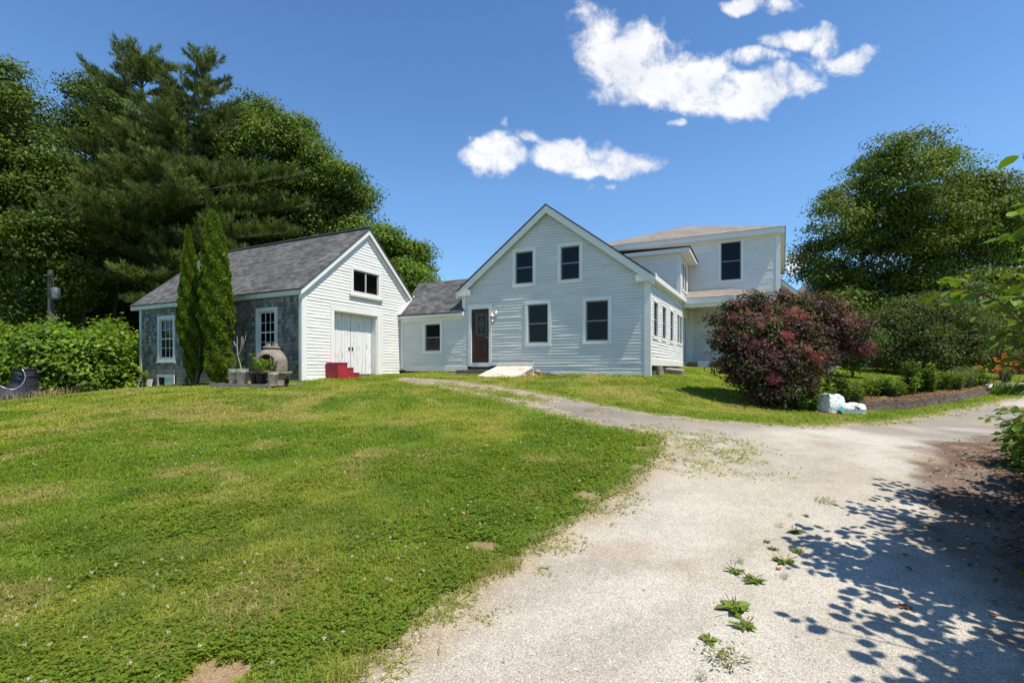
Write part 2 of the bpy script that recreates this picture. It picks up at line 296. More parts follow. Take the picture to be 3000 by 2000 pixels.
def ground_mat(name,speck,bscale,bstr,scale2=220):
    m=bpy.data.materials.new(name); m.use_nodes=True; t=m.node_tree; L=t.links.new; b=t.nodes['Principled BSDF']; b.inputs['Roughness'].default_value=.95; b.inputs['Specular IOR Level'].default_value=.12
    a=N(t,'ShaderNodeAttribute'); a.attribute_name='Col'; g_=N(t,'ShaderNodeNewGeometry')
    def nz(sc,lo,hi,det=4,p0=.3,p1=.7):
        n=N(t,'ShaderNodeTexNoise'); n.inputs['Scale'].default_value=sc; n.inputs['Detail'].default_value=det; n.inputs['Roughness'].default_value=.65; L(g_.outputs['Position'],n.inputs['Vector'])
        r=N(t,'ShaderNodeMapRange'); r.inputs[1].default_value=p0; r.inputs[2].default_value=p1; r.inputs[3].default_value=lo; r.inputs[4].default_value=hi; L(n.outputs[0],r.inputs[0]); return r.outputs[0],n.outputs[0]
    o=a.outputs[0]
    for sc,k,det in ((1.3,.10,6),(9,.08,5),(150,speck*.8,2),(380,speck,1)):
        r,_=nz(sc,1-k,1+k,det); mx=N(t,'ShaderNodeMix',data_type='RGBA',blend_type='MULTIPLY'); mx.inputs[0].default_value=1; L(o,mx.inputs[6]); L(r,mx.inputs[7]); o=mx.outputs[2]
    # sparse dark pebbles
    v=N(t,'ShaderNodeTexVoronoi'); v.inputs['Scale'].default_value=150; L(g_.outputs['Position'],v.inputs['Vector'])
    sp=N(t,'ShaderNodeSeparateColor'); L(v.outputs['Color'],sp.inputs[0]); r=N(t,'ShaderNodeMapRange'); r.inputs[1].default_value=.0; r.inputs[2].default_value=1; r.inputs[3].default_value=1-speck*1.3; r.inputs[4].default_value=1+speck; L(sp.outputs[0],r.inputs[0])
    mx=N(t,'ShaderNodeMix',data_type='RGBA',blend_type='MULTIPLY'); mx.inputs[0].default_value=1; L(o,mx.inputs[6]); L(r.outputs[0],mx.inputs[7]); o=mx.outputs[2]
    L(o,b.inputs['Base Color'])
    _,nb=nz(bscale,0,1,4); bp=N(t,'ShaderNodeBump'); bp.inputs['Strength'].default_value=bstr; bp.inputs['Distance'].default_value=.015; L(nb,bp.inputs['Height'])
    bp2=N(t,'ShaderNodeBump'); bp2.inputs['Strength'].default_value=bstr; bp2.inputs['Distance'].default_value=.006; L(v.outputs['Distance'],bp2.inputs['Height']); L(bp.outputs[0],bp2.inputs['Normal']); L(bp2.outputs[0],b.inputs['Normal'])
    return m
M['ground']=ground_mat('lawn_soil',.25,30,.7); M['gravel']=ground_mat('gravel',.26,110,.35)
def pr(fr,o=None): return o
# ------------------------------------------------------------------ driveway outline, ground, driveway sheet
left_px=[(1075,1995),(1170,1915),(1300,1820),(1390,1745),(1500,1672),(1640,1580),(1790,1480),(1880,1415),(1945,1350),(1965,1300),(1935,1272),(1800,1247),(1650,1210),(1500,1174),(1380,1148),(1290,1128),(1175,1114)]
up_px=[(1180,1107),(1330,1117),(1450,1133),(1600,1160),(1750,1188),(1900,1214),(2050,1231),(2250,1246),(2400,1249),(2600,1238),(2800,1205),(2900,1187),(3000,1162)]
POLY=[tuple(hit(*p)) for p in left_px]+[tuple(hit(*p)) for p in up_px]+[(26,17.5),(34,22),(40,19),(30,12),(18,9.5),(10.5,9.0),(7.4,6.2),(5.9,4.3),(4.8,2.5),(4.6,-6),(-2.6,-6),(-1.4,.6)]
POLY=np.array(POLY)
HOLE=np.array([hit(*p) for p in ((1255,1119),(1330,1124),(1450,1140),(1560,1160),(1625,1176),(1560,1180),(1440,1162),(1330,1141),(1270,1129))])   # grass between the two wheel tracks
def sdist(x,y,poly=None):
    """signed distance, positive inside"""
    if poly is None: return np.minimum(sdist(x,y,POLY),-sdist(x,y,HOLE))
    x=np.asarray(x,float).ravel(); y=np.asarray(y,float).ravel(); d=np.full(len(x),1e9); ins=np.zeros(len(x),bool)
    n=len(poly)
    for i in range(n):
        ax,ay=poly[i]; bx,by=poly[(i+1)%n]; ex,ey=bx-ax,by-ay; t=np.clip(((x-ax)*ex+(y-ay)*ey)/(ex*ex+ey*ey+1e-12),0,1)
        d=np.minimum(d,np.hypot(x-ax-t*ex,y-ay-t*ey))
        c=((ay>y)!=(by>y))&(x<(bx-ax)*(y-ay)/(by-ay+1e-12)+ax); ins^=c
    return np.where(ins,d,-d)
road2=np.array([tuple(hit(2912,1134)),tuple(hit(3000,1150)),(34,22),(44,24),(44,30),tuple(hit(3000,1118)),tuple(hit(2914,1124))])   # lane seen past the lilies
BUSHLINE=np.array([(3.5,-1.),(3.7,1.4),(4.45,2.9),(5.4,4.2),(6.5,5.6),(7.8,7.1),(9.5,8.4)])
def bdist(x,y):
    x=np.asarray(x).ravel(); y=np.asarray(y).ravel(); d=np.full(len(x),1e9)
    for (ax,ay),(bx,by) in zip(BUSHLINE[:-1],BUSHLINE[1:]):
        ex,ey=bx-ax,by-ay; t=np.clip(((x-ax)*ex+(y-ay)*ey)/(ex*ex+ey*ey),0,1); d=np.minimum(d,np.hypot(x-ax-t*ex,y-ay-t*ey))
    return d
def bias(x,y):   # branch-lane weight: 1 on the lane that runs to the house door
    return np.clip((y-8.2)/3.5,0,1)*np.clip((4.5-x)/4,0,1)
def lerp(a,b,t): return a*(1-t)+b*t
def lawncol(x,y):
    """albedo of the turf at x,y"""
    n1=fbm(x,y,1.7,1,4); n2=fbm(x,y,.75,8,3); n3=fbm(x,y,4.0,12,3)
    lush=np.array([.160,.232,.024]); yel=np.array([.300,.305,.055]); dry=np.array([.36,.30,.125]); deep=np.array([.090,.165,.024])
    t=np.clip((n1-.40)/.22,0,1)[:,None]; c=lerp(lush[None],yel[None],t*.75)
    t=np.clip((n2*.55+n3*.45-.52)/.10,0,1)[:,None]; c=lerp(c,dry[None],t*.72)
    t=np.clip((.45-n2)/.12,0,1)[:,None]; c=lerp(c,deep[None],t*.5)
    d=-sdist(x,y); near=np.clip(1-d/1.1,0,1)[:,None]*.45; c=lerp(c,np.array([.150,.225,.026])[None],near)
    edge=np.clip(1-d/.22,0,1)[:,None]*.55; c=lerp(c,np.array([.27,.22,.085])[None],edge)
    return c
def axis(lo,hi,c,fine,grow):
    p=[c]; s=fine
    while p[-1]<hi: p.append(p[-1]+s); s=min(s*grow,30)
    q=[c]; s=fine
    while q[-1]>lo: q.append(q[-1]-s); s=min(s*grow,30)
    return np.array(sorted(set(q[1:]+p)))
def grid(xs,ys):
    X,Y=np.meshgrid(xs,ys); nx=len(xs); ny=len(ys); i=np.arange(ny-1)[:,None]*nx+np.arange(nx-1)[None]
    return X.ravel(),Y.ravel(),np.stack([i,i+1,i+1+nx,i+nx],-1).reshape(-1,4)
xs=axis(-700,700,0,.16,1.018); ys=axis(-400,1200,5,.14,1.018)
X,Y,Fc=grid(xs,ys); Z=g(X,Y)
C=lawncol(X,Y)*.72; soil=np.array([.17,.115,.065]); dd=sdist(X,Y)
k=np.clip(1.25-np.maximum(-dd-.05,0)/.20,0,1)[:,None]; C=lerp(C,np.array([.36,.295,.20])[None],k*.9)
k=np.clip((1.35-bdist(X,Y))/.5,0,1)*(sdist(X,Y,road2)<0); C=lerp(C,np.array([.10,.055,.033])[None],(k*(X>2))[:,None])
# bare patches of soil in the turf
BARE=[(hit(1418,1606),.17),(hit(1718,1452),.16),(hit(640,1990),.24),(hit(1868,1368),.14),(hit(1880,1312),.15)]
for (bx,by),r in BARE:
    k=np.clip((r*1.5-np.hypot((X-bx),(Y-by)*1.1)-.5*r*vn(X,Y,.12,4))/.12,0,1)[:,None]; C=lerp(C,np.array([.30,.20,.125])[None],k)
o=np_mesh('ground',np.stack([X,Y,Z],1),Fc,C,M['ground'],smooth=True); tag(o,kind='structure')
def sheet(name,poly,xs,ys,colf,lift,grow=.10):
    X,Y,Fc=grid(xs,ys); d=sdist(X,Y,poly); wob=(fbm(X,Y,.45,3,3)-.5)*.5+(vn(X,Y,.09,6)-.5)*.12
    d2=d+wob*np.clip(.5+np.hypot(X,Y)*.06,.4,1.2)
    keep=(d2[Fc]>-grow).all(1); Fk=Fc[keep]; used=np.unique(Fk); mp=-np.ones(len(X),int); mp[used]=np.arange(len(used)); Fk=mp[Fk]
    X=X[used];Y=Y[used]; d2=d2[used]; Z=g(X,Y)+lift*np.clip((d2+grow)/.06,.15,1)
    o=np_mesh(name,np.stack([X,Y,Z],1),Fk,colf(X,Y,d2),M['gravel'],smooth=True); return tag(o,kind='structure')
def drivecol(x,y,d):
    pale=np.array([.450,.415,.355]); tan=np.array([.355,.305,.24]); grey=np.array([.215,.19,.16]); sand=np.array([.37,.315,.235]); mul=np.array([.11,.062,.04])
    n=fbm(x,y,1.6,21,5); c=lerp(pale[None],tan[None],np.clip((n-.42)/.3,0,1)[:,None]*.7)
    # wheel tracks are cleaner, shoulders sandier
    c=lerp(c,sand[None],np.clip(1-d/.55,0,1)[:,None]*.6)
    jx_,jy_=hit(2010,1300); jd_=np.hypot(x-jx_,(y-jy_)*.8); t=np.clip((fbm(x,y,.3,141,4)-.42)/.1,0,1)*np.clip(1.9-jd_*1.2,0,1); c=lerp(c,np.array([.33,.28,.15])[None],t[:,None]*.65)
    b=bias(x,y)[:,None]; far=np.clip((y-6.5)/3.5,0,1)[:,None]
    c=lerp(c,grey[None],np.clip(b*.9+far*.75*np.clip((fbm(x,y,2.3,31,3)[:,None]-.40)/.15,0,1)+b*0,0,1))
    k=np.clip((2.05-bdist(x,y)-1.1*fbm(x,y,.6,44,4))/.4,0,1)[:,None]; c=lerp(c,mul[None],k*.9)  # mulch brown, widened to deepen the shade along the knotweed
    r=np.clip((fbm(x,y,.9,57,5)-.58)/.16,0,1)[:,None]; c=lerp(c,np.array([.34,.26,.17])[None],r*.5); r=np.clip((fbm(x*.35+y*.25,y*1.0-x*.6,.5,63,4)-.52)/.14,0,1)[:,None]; c=lerp(c,np.array([.30,.27,.225])[None],r*.35)
    c=lerp(c,np.array([.36,.295,.20])[None],np.clip(1-d/.16,0,1)[:,None]*.9*(bdist(x,y)>1.2)[:,None])
    return c
o=sheet('driveway',None,axis(-8,40,1.5,.045,1.012),axis(-6,28,3.2,.045,1.010),drivecol,.008)
o=sheet('lane',road2,np.arange(17,40,.3),np.arange(19,31,.3),drivecol,.008)
# ------------------------------------------------------------------ building frames
CX,CY=4.4406,15.5752; PHI=math.atan2(-.44546,.89530)
def Lc(x,y): return np.array([CX,CY])+x*(-A)+y*B        # house-local to world
class Fr:
    def __init__(s,o,u,n): s.o=o; s.u=u; s.n=n
    def __call__(s,u,w,z): return (s.o[0]+u*s.u[0]+w*s.n[0], s.o[1]+u*s.u[1]+w*s.n[1], z)
FRONT=Fr((0,0),(1,0),(0,-1))
SIDE=Fr((0,0),(0,1),(1,0))
def slope_iv(iv,holes,z0,z1):
    segs=[iv]
    for (h0,h1,g0,g1) in holes:
        if z1<=g0+.001 or z0>=g1-.001: continue
        ns=[]
        for a,b in segs:
            if h1<=a or h0>=b: ns.append((a,b)); continue
            if h0>a: ns.append((a,h0))
            if h1<b: ns.append((h1,b))
        segs=ns
    return segs
def siding(name,parent,fr,bounds,z0,z1,holes,m,pitch=.106,lip=.016,seg=1.1):
    mb=MB(); rs=random.Random(name+str(z0)+str(fr.o)); z=z0; row=0
    while z<z1-.005:
        zt=min(z+pitch,z1); a0,b0=bounds(z); a1,b1=bounds(zt)
        if min(b0-a0,b1-a1)<.01: z=zt; continue
        for (s0,s1) in slope_iv((min(a0,a1),max(b0,b1)),holes,z,zt):
            off=rs.uniform(0,seg); cuts=[s0]; c=s0+off
            while c<s1-.15: cuts.append(c); c+=seg*rs.uniform(.6,1.5)
            cuts.append(s1); ll=[lip*rs.uniform(.65,1.3) for _ in cuts]; wz=[rs.uniform(-.003,.003) for _ in cuts]
            for k in range(len(cuts)-1):
                p,q=cuts[k],cuts[k+1]
                def cl(u,zz):
                    A_,B_=bounds(zz); return min(max(u,A_),B_)
                pb,qb=cl(p,z),cl(q,z); pt,qt=cl(p,zt),cl(q,zt)
                mb.quad(fr(pb,ll[k],z+wz[k]),fr(qb,ll[k+1],z+wz[k+1]),fr(qt,.001,zt+.004),fr(pt,.001,zt+.004))
                mb.quad(fr(pb,-.004,z+wz[k]),fr(qb,-.004,z+wz[k+1]),fr(qb,ll[k+1],z+wz[k+1]),fr(pb,ll[k],z+wz[k]))
        z=zt; row+=1
    return mb.build(name,m,parent)
def frame_boxes(mb,fr,u0,u1,z0,z1,t,w0,w1,bot=None):
    bot=t if bot is None else bot
    mb.fbox(fr,u0,u0+t,w0,w1,z0+bot,z1-t); mb.fbox(fr,u1-t,u1,w0,w1,z0+bot,z1-t)
    mb.fbox(fr,u0,u1,w0,w1+.003,z1-t,z1); mb.fbox(fr,u0,u1,w0,w1+.003,z0,z0+bot)
def window(parent,fr,u0,u1,z0,z1,cw=.11,tm='trim',sm='sash',grid=None,rail=True,proud=.032,label=None,gm='glass',sill=False,lamp=False,vbar=False):
    mb=MB(); frame_boxes(mb,fr,u0,u1,z0,z1,cw,-.02,proud)
    if sill: mb.fbox(fr,u0-.04,u1+.04,0,.075,z0-.045,z0)
    w=mb.build('window',M[tm],parent)
    if label: w['label']=label
    a,b,c,d=u0+cw,u1-cw,z0+cw,z1-cw
    mb=MB(); frame_boxes(mb,fr,a+.002,b-.002,c+.002,d-.002,.04,-.055,-.012); zm=(c+d)/2
    if rail: mb.fbox(fr,a+.04,b-.04,-.05,-.018,zm-.022,zm+.022)
    if vbar: mb.fbox(fr,(a+b)/2-.03,(a+b)/2+.03,-.05,-.008,c+.04,d-.04)
    if grid:
        nx,nz=grid
        for i in range(1,nx):
            u=a+.04+(b-a-.08)*i/nx; mb.fbox(fr,u-.010,u+.010,-.047,-.022,c+.04,d-.04)
        for j in range(1,nz):
            z=c+.04+(d-c-.08)*j/nz
            if abs(z-zm)>.03: mb.fbox(fr,a+.04,b-.04,-.046,-.023,z-.009,z+.009)
    mb.build('sash',M[sm],w)
    mb=MB(); mb.quad(fr(a,-.04,c),fr(b,-.04,c),fr(b,-.04,d),fr(a,-.04,d)); mb.build('pane',M[gm],w)
    mb=MB(); e=.09; D=-2.2 if lamp else -.8
    P=lambda u,w_,z:fr(u,w_,z)
    a-=e;b+=e;c-=e;d+=e
    mb.quad(P(a,D,c),P(b,D,c),P(b,D,d),P(a,D,d)); mb.quad(P(a,-.07,c),P(a,D,c),P(a,D,d),P(a,-.07,d)); mb.quad(P(b,-.07,c),P(b,D,c),P(b,D,d),P(b,-.07,d)); mb.quad(P(a,-.07,c),P(b,-.07,c),P(b,D,c),P(a,D,c)); mb.quad(P(a,-.07,d),P(b,-.07,d),P(b,D,d),P(a,D,d))
    # curtain-like paler strip inside some windows
    mb.build('interior',M['dark'],w)
    return w
def roofquad(mb,a,b,c,d):   # a-b along eave, c-d along ridge (same order), uv in metres
    a,b,c,d=[Vector(p) for p in (a,b,c,d)]; u=(b-a).normalized(); v=(d-a)-u*(d-a).dot(u); v.normalize()
    uv=[((p-a).dot(u)+7,(p-a).dot(v)+7) for p in (a,b,c,d)]
    mb.quad(a,b,c,d,tuple(uv))
def slab(name,parent,corners_list,m,th=.045,under=M['edge']):
    """roof covering: top faces with shingle uv, plus thin sides and underside"""
    mb=MB()
    for (a,b,c,d) in corners_list: roofquad(mb,a,b,c,d)
    r=mb.build(name,m,parent)
    mb=MB()
    for q in corners_list:
        lo=[(p[0],p[1],p[2]-th) for p in q]; hi=[(p[0],p[1],p[2]-.003) for p in q]
        mb.hexa(lo+hi)
    e=mb.build('roof_edge',under,r); return r
# ================================================================== farmhouse (gabled front block)
house=empty('farmhouse',(CX,CY,0),PHI,'white gabled two storey farmhouse front block with brown front door','house')
XL=-7.08; XM=-3.55; ZE=4.60; ZA=7.40; SL=(ZA-ZE)/(3.55+.15)
def rz(x): return ZA-abs(x-XM)*SL-.10
def gb(z):
    if z<rz(0): return (XL,0.0)
    d=(ZA-.10-z)/SL; return (max(XL,XM-d),min(0,XM+d))
# openings: casing extents (u0,u1,z0,z1) in local x
wins=[(-4.93,-3.99,4.57,5.97,.12),(-3.17,-2.24,4.57,5.97,.12),(-4.43,-3.41,2.41,4.03,.115),(-2.25,-1.24,2.43,4.02,.115)]
holes=[(w[0]+w[4],w[1]-w[4],w[2]+w[4],w[3]-w[4]) for w in wins]+[(-6.69,-5.92,1.5,3.87),(-8,-4.12,.5,1.86)]
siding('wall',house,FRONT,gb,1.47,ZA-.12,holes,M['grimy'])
for i,w in enumerate(wins): window(house,FRONT,w[0],w[1],w[2],w[3],w[4],lamp=(i==2),gm='screen' if i==3 else 'glass')
# side wall with its row of windows
def sb(z): return (0.0,10.5)
sw=[(.46,1.44,2.60,3.95,.10),(2.20,3.21,2.62,3.99,.10),(4.08,5.07,2.62,4.02,.10),(6.12,6.98,2.66,4.07,.09),(6.94,7.86,2.66,4.07,.09)]
sh_holes=[(w[0]+w[4],w[1]-w[4],w[2]+w[4],w[3]-w[4]) for w in sw]+[(8.5,9.3,1.9,4.1)]
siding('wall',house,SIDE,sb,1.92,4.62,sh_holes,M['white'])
for w in sw: window(house,SIDE,w[0],w[1],w[2],w[3],w[4],gm='screen')
for nm_,bx_ in (('corner_board',((FRONT,-.17,.028,0,.03,1.30,4.43),(SIDE,-.027,.15,0,.028,1.30,4.50))),('corner_board',((FRONT,XL-.02,XL+.13,0,.03,3.9,4.40),)),
    ('base_board',((FRONT,-4.12,-.17,0,.022,1.31,1.48,1.31,1.48),)),('header_board',((FRONT,-5.84,-4.10,0,.03,1.72,1.86),(FRONT,-4.24,-4.10,0,.027,1.30,1.718))),
    ('base_board',((SIDE,.15,8.0,0,.022,1.71,1.93),)),('frieze_board',((SIDE,.15,8.3,0,.03,4.40,4.56,4.62,4.76),))):
    mb=MB()
    for q_ in bx_: mb.fbox(*q_)
    mb.build(nm_,M['trim'],house)
mb=MB()
OV=.17; T=.045
def rake(mb,x0,z0,x1,z1,y0,y1,hgt,drop=0.0):
    mb.hexa([(x0,y1,z0-hgt-drop),(x1,y1,z1-hgt-drop),(x1,y0,z1-hgt-drop),(x0,y0,z0-hgt-drop),(x0,y1,z0-drop),(x1,y1,z1-drop),(x1,y0,z1-drop),(x0,y0,z0-drop)])
xe0=XM-3.72; xe1=XM+3.72; ze=ZA-3.72*SL
rake(mb,xe0,ze,XM,ZA,-OV,-OV+.03,.27,T); rake(mb,XM,ZA,xe1,ze,-OV,-OV+.03,.27,T)
rake(mb,xe0,ze,XM,ZA,-OV+.03,.0,.05,T+.004); rake(mb,XM,ZA,xe1,ze,-OV+.03,.0,.05,T+.004)   # soffit
mb.box(-.42,.22,-OV-.012,.02,4.43,4.64); mb.box(-.40,.20,-OV+.002,.02,4.40,4.43)       # eave returns
mb.box(XL-.22,XL+.38,-OV-.012,.02,4.40,4.61); mb.box(XL-.20,XL+.36,-OV+.002,.02,4.37,4.40)
mb.build('rake_board',M['trim'],house)
EL=4.90   # eave height at the far end (the old sill has settled)
mb=MB()   # eave box along the side wall
mb.hexa([(.0,.02,4.44),(0,8.0,4.70),(.20,8.0,4.70),(.20,.02,4.44),(.0,.02,4.60),(0,8.0,4.86),(.205,8.0,4.86),(.205,.02,4.60)])
mb.build('eave_box',M['trim'],house)
r=slab('roof',house,[((xe1+.02,-OV-.03,ze),(xe1+.02,9.2,EL-.08),(XM,9.2,ZA+.15),(XM,-OV-.03,ZA)),((xe0-.02,9.2,ze),(xe0-.02,-OV-.03,ze),(XM,-OV-.03,ZA),(XM,9.2,ZA+.15))],M['roof'])
# front door
mb=MB(); d0,d1,dz0,dz1=-6.69,-5.92,1.84,3.87
mb.fbox(FRONT,d0-.13,d0,-.02,.03,dz0-.14,dz1); mb.fbox(FRONT,d1,d1+.11,-.02,.03,dz0-.14,dz1); mb.fbox(FRONT,d0-.15,d1+.12,-.02,.035,dz1,dz1+.17); mb.fbox(FRONT,d0,d1,-.02,.03,dz0-.16,dz0-.005)
mb.fbox(FRONT,d0-.13,d1+.11,-.2,-.14,dz0-.2,dz1+.1)
dr=mb.build('door_frame',M['trim'],house)
mb=MB(); mb.fbox(FRONT,d0,d1,-.10,-.05,dz0,dz1)
gu0,gu1,gz0,gz1=d0+.16,d1-.10,2.86,3.70
for (a,b,c,d) in ((d0,gu0,dz0,dz1),(gu1,d1,dz0,dz1),(gu0,gu1,gz1,dz1),(gu0,gu1,2.68,gz0),(gu0,gu1,dz0,2.05),((gu0+gu1)/2-.04,(gu0+gu1)/2+.04,2.05,2.68)): mb.fbox(FRONT,a,b,-.05,-.035,c,d)
for (a,b) in ((gu0+.03,(gu0+gu1)/2-.06),((gu0+gu1)/2+.06,gu1-.03)): mb.fbox(FRONT,a,b,-.05,-.04,2.10,2.62)
door=mb.build('door',M['wood'],house); door['label']='dark brown wooden front door with leaded glass'
mb=MB(); mb.quad(FRONT(gu0,-.044,gz0),FRONT(gu1,-.044,gz0),FRONT(gu1,-.044,gz1),FRONT(gu0,-.044,gz1)); mb.build('pane',M['black'],door)
mb=MB(); cxg=(gu0+gu1)/2; czg=(gz0+gz1)/2; W=gu1-gu0
def came(p,q,t=.005):
    (a,b),(c,d)=p,q; v=Vector((c-a,d-b)); n=Vector((-v.y,v.x)).normalized()*t
    mb.hexa([FRONT(a-n.x,-.042,b-n.y),FRONT(c-n.x,-.042,d-n.y),FRONT(c-n.x,-.036,d-n.y),FRONT(a-n.x,-.036,b-n.y),FRONT(a+n.x,-.042,b+n.y),FRONT(c+n.x,-.042,d+n.y),FRONT(c+n.x,-.036,d+n.y),FRONT(a+n.x,-.036,b+n.y)])
for t in (0,.035,.075):
    a,b,c,d=gu0+t,gu1-t,gz0+t,gz1-t
    for p,q in (((a,c),(b,c)),((b,c),(b,d)),((b,d),(a,d)),((a,d),(a,c))): came(p,q)
for s in (.10,.045):
    pts=[(cxg+s*math.sin(t)*(1 if s<.06 else .9),czg+s*2.1*math.cos(t)) for t in [2*math.pi*k/16 for k in range(17)]]
    for k in range(16): came(pts[k],pts[k+1],.006)
came((cxg,gz0),(cxg,czg-.21)); came((cxg,czg+.21),(cxg,gz1)); came((cxg-.09,czg),(cxg+.09,czg))
mb.build('leading',M['lead'],door)
mb=MB(); mb.tube([FRONT(d1-.05,-.03,2.78),FRONT(d1-.05,.02,2.78),FRONT(d1-.15,.02,2.78)],.012,8); mb.build('door_handle',M['metal'],door)
# wall lantern (mounted on the wall, a fixture of the house)
lamp=MB(); lx=-5.70; lamp.fbox(FRONT,lx-.02,lx+.12,.012,.035,3.53,3.75)
lamp.tube([FRONT(lx+.05,.03,3.60),FRONT(lx+.05,.09,3.72),FRONT(lx,.13,3.73),FRONT(lx-.03,.13,3.68)],.012,8)
lamp.lathe([(0,.16),(.03,.15),(.035,.12),(.06,.10),(.105,.04),(.11,.03),(.06,.028),(.055,-.13),(.09,-.14),(.09,-.16),(0,-.165)],FRONT(lx-.03,.13,3.52),16)
for t in range(6):
    a=t*math.pi/3; c=FRONT(lx-.03,.13,3.5); lamp.tube([(c[0]+.085*math.cos(a),c[1]+.085*math.sin(a),3.54),(c[0]+.085*math.cos(a),c[1]+.085*math.sin(a),3.37)],.006,5)
lo=lamp.build('wall_lantern',M['metal'],house,True)
# lit ceiling lamp seen through the ground floor window
em=bpy.data.materials.new('lamp_glow'); em.use_nodes=True; b_=em.node_tree.nodes['Principled BSDF']; b_.inputs['Base Color'].default_value=(.6,.3,.1,1); b_.inputs['Emission Color'].default_value=(1,.5,.12,1); b_.inputs['Emission Strength'].default_value=6
mb=MB(); mb.lathe([(0,-.06),(.10,-.05),(.15,-.01),(.15,.01),(0,.03)],(-3.63,1.9,3.50),16); mb.build('ceiling_lamp',em,house,True)
# foundations, hidden faces
mb=MB(); mb.box(XL+.05,-.06,.06,9.9,.6,1.9); mb.build('foundation',M['found'],house)
mb=MB(); mb.quad((XL,.06,1.3),(XL,9.9,1.3),(XL,9.9,4.6),(XL,.06,4.6)); mb.poly([(XL,9.2,1.3),(0,9.2,1.3),(0,9.2,4.7),(XM,9.2,7.4),(XL,9.2,4.6)]); mb.build('rear_wall',M['white'],house)
# dark door under the porch
mb=MB(); mb.fbox(SIDE,8.40,8.52,0,.03,1.8,4.1); mb.fbox(SIDE,9.28,9.40,0,.03,1.8,4.1); mb.fbox(SIDE,8.40,9.40,0,.033,4.08,4.22); mb.build('door_frame',M['trim'],house)
mb=MB(); mb.fbox(SIDE,8.51,9.29,-.1,-.04,1.85,4.09); mb.build('door',M['wood'],house)
mb=MB(); mb.fbox(SIDE,8.0,10.4,-.05,.018,1.55,1.92); mb.build('base_board',M['trim'],house)
# ---- dormer
DORM=Fr((0,7.27),(1,0),(0,-1)); DF=Fr((0,7.27),(0,1),(1,0))
def db(z):
    x=-(z-4.72)/SL*1.0; return (max(-2.75,min(x-0.02,-.05)) if False else -2.75,0.0)
dz1=6.88
# cheek wall clipped by the main roof slope
def cheek(z): return (-2.75,0.0)
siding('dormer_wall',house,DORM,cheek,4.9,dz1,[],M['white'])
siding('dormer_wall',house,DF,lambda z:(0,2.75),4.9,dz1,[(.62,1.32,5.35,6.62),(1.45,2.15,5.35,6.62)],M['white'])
window(house,DF,.53,1.41,5.26,6.71,.09,gm='screen'); window(house,DF,1.37,2.23,5.26,6.71,.08,gm='screen')
mb=MB(); mb.fbox(DORM,-.16,.026,0,.028,4.85,dz1); mb.fbox(DF,-.024,.12,0,.026,4.85,dz1); mb.fbox(DF,2.55,2.75,0,.024,4.85,dz1); mb.fbox(DORM,-2.8,0,0,.022,dz1-.12,dz1)
mb.box(-2.9,.44,7.0,10.45,dz1+.0,dz1+.17); mb.build('trim',M['trim'],house)
slab('dormer_roof',house,[((-3.0,6.96,dz1+.33),(.48,6.96,dz1+.22),(.48,10.45,dz1+.22),(-3.0,10.45,dz1+.33))],M['tanroof'])
# ================================================================== connecting wing
wing=empty('connecting_wing',tuple(Lc(-8.6,0))+(0,),PHI,'low white connecting wing with dark shingle roof between shed and farmhouse','house')
wo=np.array([-8.6,0])
WF=Fr((8.6,0),(1,0),(0,-1))
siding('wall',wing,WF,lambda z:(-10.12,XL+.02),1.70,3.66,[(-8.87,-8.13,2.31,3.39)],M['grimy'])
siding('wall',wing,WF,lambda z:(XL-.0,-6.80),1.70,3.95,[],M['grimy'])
window(wing,WF,-8.98,-8.02,2.20,3.50,.11)
mb=MB(); mb.fbox(WF,-10.12,-9.99,0,.028,1.5,3.64); mb.fbox(WF,-10.1,-6.86,0,.022,1.50,1.71); mb.fbox(WF,-10.1,XL,0,.03,3.52,3.66)
mb.fbox(WF,-10.13,-6.98,0,.17,3.64,3.79); mb.build('trim',M['trim'],wing)
S2=.93; ye=-.19; ze2=3.80; yr=1.53; zr=ze2+(yr-ye)*S2
# covering stops against the shed wall, then follows the valley on the shed roof
slab('roof',wing,[((8.6-10.13,ye,ze2),(8.6-7.04,ye,ze2),(8.6-7.04,yr,zr),(8.6-10.36,yr,zr))],M['roof'])
slab('roof',wing,[((8.6-7.04,3.25,ze2),(8.6-10.36,3.25,ze2),(8.6-10.36,yr,zr),(8.6-7.04,yr,zr))],M['roof'])
mb=MB(); mb.hexa([(8.6-10.12,-.17,3.68),(8.6-10.0,-.17,3.68),(8.6-10.0,.75,4.54),(8.6-10.12,.75,4.54),(8.6-10.12,-.17,3.85),(8.6-10.0,-.17,3.85),(8.6-10.0,.75,4.71),(8.6-10.12,.75,4.71)]); mb.build('trim',M['trim'],wing)
mb=MB(); mb.box(8.6-10.1,8.6-6.9,.08,3,.8,1.69); mb.build('foundation',M['found'],wing)
# ================================================================== grey shingled shed
AX=-10.144
shed=empty('shed',tuple(Lc(AX,-4.9))+(0,),PHI,'weathered grey shingled shed with white clapboard gable and double doors','shed')
ox=-AX; oy=4.9     # shift from house-local into shed-local
SG=Fr((0,oy),(0,1),(1,0))                # gable wall facing right, u = house y
SF=Fr((ox,0),(1,0),(0,-1))               # long shingled wall, u = house x
Y0,Y1,YM=-4.90,1.0,-1.95; ZS=4.10; ZP=6.90; SS=(ZP-4.22)/(YM-Y0+.13)
def sg(z):
    if z<4.15: return (Y0,Y1)
    d=(ZP-.06-z)/SS; return (max(Y0,YM-d),min(Y1,YM+d))
siding('wall',shed,SG,sg,1.30,ZP-.1,[(-3.57,-1.40,.9,3.64),(-2.66,-1.32,4.43,5.25)],M['white'],.112)
w=window(shed,SG,-2.79,-1.19,4.30,5.38,.13,sm='woodsash',rail=False,vbar=True); 
